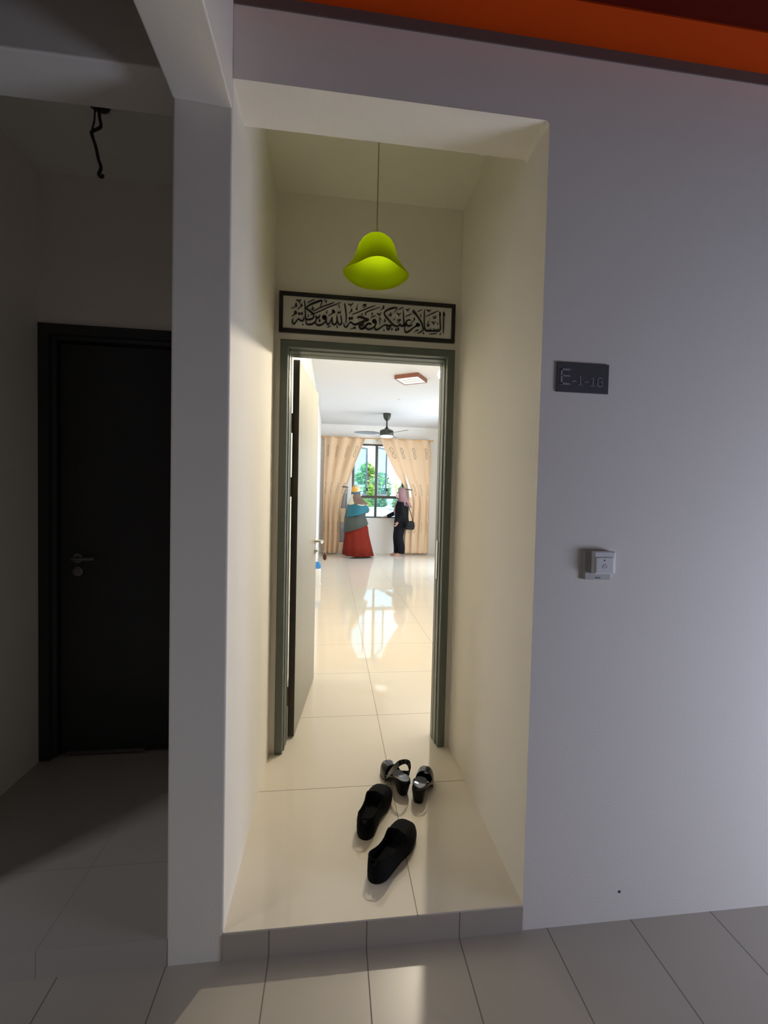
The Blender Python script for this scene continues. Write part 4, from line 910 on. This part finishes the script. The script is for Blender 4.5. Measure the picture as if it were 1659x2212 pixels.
# --- woman in the red skirt (faces right, towards the other woman)
wl_ = thing('person', 'woman in rust red skirt, olive top and printed scarf standing left of the window', 'person', (0.865, 8.68, 0), math.radians(12))
V, E = base_skeleton(1.02)
for s, q, el, wr_ in ((-1, 'R', (-0.01, -0.205, 1.08), (0.215, -0.09, 1.085)), (1, 'L', (0.0, 0.205, 1.08), (0.20, 0.09, 1.06))):
    V['elbow'+q] = (el, 0.046); V['forearm'+q] = (tuple((Vector(el)*0.6+Vector(wr_)*0.4)), 0.043); V['wrist'+q] = (wr_, 0.028)
    E += [('shoulder'+q, 'elbow'+q), ('elbow'+q, 'forearm'+q), ('forearm'+q, 'wrist'+q)]
add_hand(V, E, 'wristR', (0.85, 0.45, 0.15), (0.1, 0.8, 0.3), 'hR', 0.6); add_hand(V, E, 'wristL', (0.85, -0.45, 0.1), (0.1, -0.8, 0.3), 'hL', 0.5)
body(wl_, V, E, 'pelvis', [M['skin'], M['eye']], (0.018, 0, 1.535))
loft('skirt', [(0.86, 0.0, 0, 0.20, 0.20), (0.72, 0.015, 0, 0.265, 0.24), (0.52, 0.025, 0, 0.285, 0.26), (0.28, 0.045, 0, 0.325, 0.30), (0.045, 0.068, 0, 0.365, 0.335)], M['rust'], wl_, fold=0.045, nf=9,
     tilt=lambda t, a: -0.022*t*math.cos(a) - 0.01*t*math.sin(2*a))
loft('tunic', [(1.36, -0.01, 0, 0.075, 0.08), (1.315, -0.02, 0, 0.135, 0.19), (1.22, -0.02, 0, 0.185, 0.235), (1.10, -0.005, 0, 0.225, 0.245), (0.93, -0.03, 0, 0.245, 0.255), (0.80, -0.01, 0, 0.268, 0.268), (0.69, 0.0, 0, 0.285, 0.28)], M['olive'], wl_, fold=0.022, nf=7,
     tilt=lambda t, a: 0.10*max(0, t-0.5)*2*math.cos(a))
for s, q in ((-1, 'R'), (1, 'L')):
    wr_ = V['wrist'+q][0]
    sl = sleeve('sleeve', [(0, s*0.165, 1.285), (-0.01, s*0.20, 1.19), (-0.01, s*0.21, 1.08), (0.09, s*0.165, 1.07), tuple(wr_)], [0.052, 0.058, 0.060, 0.055, 0.048], M['olive'], wl_)
# scarf: head cover and drape
rows = [(1.692, -0.005, 0, 0.010, 0.010), (1.686, -0.006, 0, 0.045, 0.042), (1.668, -0.008, 0, 0.078, 0.072), (1.640, -0.008, 0, 0.100, 0.092), (1.60, -0.008, 0, 0.113, 0.103), (1.545, -0.014, 0, 0.112, 0.108), (1.49, -0.024, 0, 0.108, 0.106), (1.43, -0.02, 0, 0.112, 0.104),
        (1.375, 0.002, 0, 0.150, 0.14), (1.32, 0.020, 0, 0.200, 0.222), (1.25, 0.034, 0, 0.232, 0.275), (1.20, 0.040, 0, 0.246, 0.295)]
rs = []
for i, (z, cx, cy, rx, ry) in enumerate(rows):
    ring = []
    for j in range(56):
        a = 2*PI*j/56; ca, sa = math.cos(a), math.sin(a)
        face = smoothstep(0.72, 0.95, ca) if 1.40 < z < 1.61 else 0       # opening around the face
        ring.append((cx+rx*ca*(1-0.42*face), cy+ry*sa, z - 0.10*max(0, i-8)/3*ca*0.0 + 0.012*math.sin(5*a)*max(0, i-7)/4))
    rs.append(ring)
sc_ = build('head_scarf', MB().rings(rs, cap1=False), M['print'], wl_, smooth=True); so = sc_.modifiers.new('solid', 'SOLIDIFY'); so.thickness = 0.004
rs = []
for i in range(9):
    t = i/8; ring = []
    for j in range(56):
        a = 2*PI*j/56; ca, sa = math.cos(a), math.sin(a)
        z0 = 1.225 + 0.012*math.sin(5*a) - 0.015*ca
        z1 = 1.02 + 0.10*ca + 0.02*math.sin(2*a+1)
        z = z0 + (z1-z0)*t
        rx = 0.240 + 0.035*t + 0.006*math.sin(7*a)*t; ry = 0.298 + 0.012*t + 0.008*math.sin(6*a)*t
        ring.append((0.038-0.030*t+rx*ca + 0.02*t*max(0, ca), ry*sa, z))
    rs.append(ring)
sb_ = tag(build('scarf_border', MB().rings(rs, cap0=False, cap1=False), M['teal'], wl_, smooth=True), 'teal border of the scarf', None); so = sb_.modifiers.new('solid', 'SOLIDIFY'); so.thickness = 0.004
rs = []
for z, e_ in ((1.525, 0.0), (1.505, 0.012), (1.475, 0.018), (1.445, 0.012), (1.43, 0.0)):
    rs.append([(0.018+0.088*math.cos(a)+e_, 0.072*math.sin(a), z) for a in [-1.15+2.3*k/12 for k in range(13)]])
fm = build('face_mask', MB().rings(rs, cap0=False, cap1=False, closed=False), M['mask_grey'], wl_, smooth=True); so = fm.modifiers.new('solid', 'SOLIDIFY'); so.thickness = 0.003; so.offset = 1
bs = [(-0.10, -0.24, 1.22), (-0.02, -0.285, 1.08), (0.10, -0.285, 0.98), (0.15, -0.26, 1.00)]
bg_ = build('bag_strap', MB().tube(catmull([(-0.20, -0.13, 0.985), (-0.08, -0.262, 0.975), (0.06, -0.272, 1.035), (0.17, -0.20, 1.11)], 5), 0.011, 8), M['bagblack'], wl_, smooth=True)

# --- woman in black with the mauve scarf (faces left)
wr0 = thing('person', 'woman in black with mauve headscarf leaning one hand on the window sill', 'person', (1.955, 8.93, 0), PI - 0.05)
V, E = base_skeleton(1.015, 0.075)
V['kneeR'] = ((0.05, -0.08, 0.46), 0.056); V['ankleR'] = ((0.06, -0.08, 0.085), 0.036); V['heelR'] = ((0.04, -0.08, 0.035), 0.03); V['ballR'] = ((0.165, -0.09, 0.026), 0.033); V['toeR'] = ((0.23, -0.095, 0.018), 0.022); V['calfR'] = ((0.045, -0.08, 0.30), 0.053)
V['ankleL'] = ((-0.03, 0.08, 0.085), 0.036); V['heelL'] = ((-0.055, 0.08, 0.035), 0.03); V['ballL'] = ((0.08, 0.09, 0.026), 0.033); V['toeL'] = ((0.145, 0.095, 0.018), 0.022)
arms = {'R': ((0.06, -0.25, 1.06), (0.30, -0.29, 0.945)), 'L': ((-0.03, 0.235, 1.03), (0.075, 0.20, 0.835))}
for q, (el, wr_) in arms.items():
    V['elbow'+q] = (el, 0.045); V['forearm'+q] = (tuple((Vector(el)*0.6+Vector(wr_)*0.4)), 0.041); V['wrist'+q] = (wr_, 0.027)
    E += [('shoulder'+q, 'elbow'+q), ('elbow'+q, 'forearm'+q), ('forearm'+q, 'wrist'+q)]
add_hand(V, E, 'wristR', (1, -0.12, -0.12), (0, 0, -1), 'hR', 0.18); add_hand(V, E, 'wristL', (0.5, -0.1, -0.85), (0.6, -0.6, 0.3), 'hL', 0.5)
body(wr0, V, E, 'pelvis', [M['skin'], M['eye']], (0.018, 0, 1.527))
loft('tunic', [(1.36, -0.01, 0, 0.07, 0.075), (1.31, -0.02, 0, 0.12, 0.18), (1.22, -0.025, 0, 0.150, 0.205), (1.10, -0.02, 0, 0.165, 0.20), (0.95, -0.025, 0, 0.165, 0.20), (0.80, -0.03, 0, 0.180, 0.215), (0.68, -0.03, 0, 0.185, 0.22)], M['blackcloth'], wr0, fold=0.025, nf=7)
for s, q in ((-1, 'R'), (1, 'L')):
    el, wr_ = arms[q]
    sleeve('sleeve', [(0, s*0.165, 1.295), tuple((Vector((0, s*0.19, 1.29))+Vector(el))*0.5), el, tuple((Vector(el)+Vector(wr_))*0.5), wr_], [0.062, 0.062, 0.060, 0.052, 0.042], M['blackcloth'], wr0)
for q, s in (('L', 1), ('R', -1)):
    an = V['ankle'+q][0]; kn = V['knee'+q][0]
    build('trouser_leg', MB().tube(catmull([(0, s*0.075, 0.86), (0.03 if q == 'R' else 0.02, s*0.085, 0.64), (kn[0]+0.015, kn[1], 0.46), (an[0]+0.0, an[1], 0.22), (an[0]+0.0, an[1], 0.07)], 4), [r[0] for r in catmull([(0.115,), (0.118,), (0.10,), (0.083,), (0.078,)], 4)], 18), M['navy'], wr0, smooth=True)
rows = [(1.668, -0.005, 0, 0.010, 0.010), (1.658, -0.008, 0, 0.055, 0.052), (1.630, -0.010, 0, 0.092, 0.086), (1.585, -0.012, 0, 0.110, 0.102), (1.53, -0.016, 0, 0.114, 0.108), (1.47, -0.026, 0, 0.108, 0.106), (1.41, -0.038, 0, 0.118, 0.112), (1.35, -0.052, 0, 0.142, 0.150), (1.28, -0.070, 0, 0.168, 0.195), (1.21, -0.080, 0, 0.182, 0.210)]
rs = []
for i, (z, cx, cy, rx, ry) in enumerate(rows):
    ring = []
    for j in range(56):
        a = 2*PI*j/56; ca, sa = math.cos(a), math.sin(a)
        face = smoothstep(0.66, 0.93, ca) if 1.38 < z < 1.60 else 0
        low = max(0, i-6)/3
        ring.append((cx+rx*ca*(1-0.45*face)*(1+0.02*math.sin(7*a)*low), cy+ry*sa*(1+0.02*math.sin(6*a)*low), z - 0.02*low*max(0, -ca) + 0.02*low*abs(sa)*0.6 + 0.01*low*math.sin(5*a)))
    rs.append(ring)
hs_ = build('head_scarf', MB().rings(rs, cap1=False), M['mauve'], wr0, smooth=True); so = hs_.modifiers.new('solid', 'SOLIDIFY'); so.thickness = 0.004
for k, yy in enumerate((0.05, 0.085)):
    p_ = catmull([(0.085, yy*0.7, 1.40), (0.135, yy, 1.30), (0.155, yy*1.1, 1.18), (0.160-0.01*k, yy*1.2, 1.04-0.05*k)], 4); rs = []
    for i, q in enumerate(p_):
        w = 0.022*(1-0.4*i/len(p_)); rs.append([(q[0]-w*0.5, q[1]+w, q[2]), (q[0]+0.006, q[1]+w, q[2]), (q[0]+0.012, q[1]-w, q[2]), (q[0]-w*0.3, q[1]-w, q[2])])
    build('scarf_end', MB().rings(rs), M['mauve'], wr0, smooth=True)
rs = []
for z, e_ in ((1.520, 0.0), (1.50, 0.012), (1.47, 0.020), (1.435, 0.014), (1.415, -0.004)):
    rs.append([(0.018+0.088*math.cos(a)+e_, 0.072*math.sin(a), z) for a in [-1.2+2.4*k/12 for k in range(13)]])
fm = build('face_mask', MB().rings(rs, cap0=False, cap1=False, closed=False), M['mask_pink'], wr0, smooth=True); so = fm.modifiers.new('solid', 'SOLIDIFY'); so.thickness = 0.003; so.offset = 1
hb = thing('handbag', 'black shoulder bag hanging at the hip of the woman in black', 'bag', (2.135, 8.63, 0.665), 0.1)
rs = []
for z, sx_, sy_ in ((0.0, 0.085, 0.03), (0.01, 0.105, 0.045), (0.07, 0.118, 0.055), (0.14, 0.115, 0.05), (0.19, 0.095, 0.035), (0.205, 0.08, 0.02)):
    ring = []
    for j in range(28):
        a = 2*PI*j/28; ca, sa = math.cos(a), math.sin(a); k = (abs(ca)**3+abs(sa)**3)**(-1/3); ring.append((sx_*ca*k, sy_*sa*k, z))
    rs.append(ring)
build('bag_body', MB().rings(rs), M['bagblack'], hb, smooth=True)
build('flap', MB().rings([[(x, -0.05-0.006*math.sin(PI*(x+0.1)/0.2), z) for x in (-0.09, -0.05, 0, 0.05, 0.09)] for z in (0.19, 0.15, 0.10, 0.085)], cap0=False, cap1=False, closed=False), M['bagblack'], hb, smooth=True).modifiers.new('solid', 'SOLIDIFY').thickness = 0.004
build('strap', MB().tube(catmull([(-0.085, 0, 0.185), (-0.10, -0.03, 0.40), (-0.11, -0.02, 0.57), (-0.085, 0.05, 0.645), (-0.03, 0.10, 0.58), (0.03, 0.05, 0.40), (0.085, 0, 0.185)], 5), 0.008, 8), M['bagblack'], hb, smooth=True)

# ---------------------------------------------------------------- outside the window
M['ground'] = mat('pale_concrete_ground', (0.72, 0.70, 0.66), 0.9, noise=0.06, nscale=1.0)
M['outwall'] = mat('white_boundary_wall', (0.85, 0.84, 0.82), 0.8, noise=0.04, nscale=2.0)
M['redmark'] = mat('faded_red_paint', (0.62, 0.25, 0.22), 0.8, noise=0.1)
M['greymark'] = mat('faded_grey_paint', (0.40, 0.38, 0.36), 0.8, noise=0.1)
M['bark'] = mat('grey_brown_bark', (0.20, 0.15, 0.11), 0.9, noise=0.2, nscale=10, bump=0.4)
def leafmat(name, c):
    m, n, l, p = new_mat(name); oi = n.new('ShaderNodeNewGeometry')
    mx = n.new('ShaderNodeMix'); mx.data_type = 'RGBA'
    mx.inputs['A'].default_value = (*[v*0.6 for v in c], 1); mx.inputs['B'].default_value = (*[min(1, v*1.4) for v in c], 1)
    l.new(oi.outputs['Random Per Island'], mx.inputs['Factor']); l.new(mx.outputs['Result'], p.inputs['Base Color']); p.inputs['Roughness'].default_value = 0.55
    tr = n.new('ShaderNodeBsdfTranslucent'); l.new(mx.outputs['Result'], tr.inputs['Color']); ms = n.new('ShaderNodeMixShader'); ms.inputs[0].default_value = 0.4
    l.new(p.outputs[0], ms.inputs[1]); l.new(tr.outputs[0], ms.inputs[2]); l.new(ms.outputs[0], n['Material Output'].inputs['Surface']); return m
LG = [leafmat('bluish_green_foliage', (0.20, 0.42, 0.26)), leafmat('fresh_green_foliage', (0.31, 0.50, 0.14)), leafmat('yellow_green_foliage', (0.45, 0.55, 0.10))]
gr = struct('floor_outside', MB().box(-25, 40, FY+1.5, 90, -0.4, -0.15), M['ground'], 'pale sunlit ground outside the window', 'ground')
ow = thing('boundary_wall', 'low white wall with faded red writing outside the window', 'wall', (4.0, 30.0, -0.15))
build('wall_panel', MB().box(-14, 14, 0, 0.15, 0, 0.80), M['outwall'], ow)
build('coping', MB().box(-14, 14, -0.04, 0.19, 0.80, 0.88), M['outwall'], ow)
mk = MB(); x = 0.42
for w_, h_ in ((0.05, 0.20), (0.14, 0.17), (0.13, 0.16), (0.05, 0.15), (0.16, 0.09)):
    mk.box(x, x+w_*0.35, -0.006, 0, 0.57, 0.57+h_); mk.box(x, x+w_, -0.006, 0, 0.57+h_*0.8, 0.57+h_); x += w_+0.07
build('red_writing', mk, M['redmark'], ow)
gm = MB(); gm.tube(catmull([(0.42, -0.004, 0.20), (0.50, -0.004, 0.31), (0.75, -0.004, 0.35), (1.15, -0.004, 0.34)], 4), 0.022, 6)
build('painted_curve', gm, M['greymark'], ow)
def tree(name, x, y, h, crowns, mt, label, nl, ls, cat='tree', group=None):
    t = thing(name, label, cat, (x, y, -0.15), random.uniform(0, 6), group)
    mb = MB()
    for _ in range(nl):
        c = random.choice(crowns); th = random.uniform(0, 2*PI); u = random.uniform(-0.9, 1); r = c[3]*random.uniform(0.55, 1.0)**0.5
        q = math.sqrt(1-u*u); p_ = Vector((c[0]+r*q*math.cos(th), c[1]+r*q*math.sin(th), c[2]+r*u*0.8))
        a = Vector((random.gauss(0, 1), random.gauss(0, 1), random.gauss(0, 0.6))).normalized(); b = a.orthogonal().normalized()
        s = ls*random.uniform(0.6, 1.3)
        mb.add([p_-a*s, p_+b*s*0.45, p_+a*s, p_-b*s*0.45], [(0, 1, 2, 3)])
    build('foliage', mb, mt, t, fix=False)
    tb2 = MB().tube([(0, 0, 0), (0.03, 0, h*0.35), (-0.03, 0.02, h*0.75)], [h*0.03, h*0.022, h*0.01], 8)
    for c in crowns[1:]: tb2.tube([(0.0, 0, h*0.4), (c[0]*0.6, c[1]*0.6, c[2]*0.85)], [h*0.015, h*0.006], 6)
    build('trunk', tb2, M['bark'], t)
def crown(w, h0, h1, k=7):
    return [(0, 0, (h0+h1)/2, (h1-h0)*0.42)] + [(random.uniform(-w, w)*0.7, random.uniform(-w, w)*0.5, random.uniform(h0, h1*0.9), w*random.uniform(0.4, 0.6)) for _ in range(k)]
tree('tree', -0.2, 37, 5.4, crown(1.5, 1.2, 4.4), LG[0], 'bluish green tree seen through the left window pane', 1500, 0.22, 'tree', 'trees outside the window')
tree('tree', 3.3, 36, 6.2, crown(1.1, 1.0, 4.9), LG[1], 'tall fresh green tree just left of the window mullion', 1500, 0.20, 'tree', 'trees outside the window')
tree('tree', 5.0, 42, 5.6, crown(1.3, 1.0, 4.2), LG[0], 'bluish green tree just right of the window mullion', 1300, 0.22, 'tree', 'trees outside the window')
tree('tree', 7.2, 37, 5.6, crown(1.2, 1.0, 4.5), LG[1], 'fresh green tree at the right edge of the window', 1500, 0.22, 'tree', 'trees outside the window')
for i in range(6):
    xx = -0.5+1.55*i
    tree('shrub', xx, 33.6+0.4*(i % 2), 1.9, crown(0.62, 0.45, 1.8, 5), LG[0 if i % 2 else 1], ['leftmost green shrub behind the white wall', 'second green shrub from the left behind the white wall', 'third green shrub from the left behind the white wall', 'third green shrub from the right behind the white wall', 'second green shrub from the right behind the white wall', 'rightmost green shrub behind the white wall'][i], 600, 0.16, 'shrub', 'shrubs behind the white wall')
tree('banana_plant', 2.75, 31.2, 1.5, [(0, 0, 1.0, 0.40), (0.25, 0, 0.85, 0.28), (-0.2, 0, 0.8, 0.25)], LG[2], 'bright yellow green plant beside the white wall', 220, 0.20, 'plant')
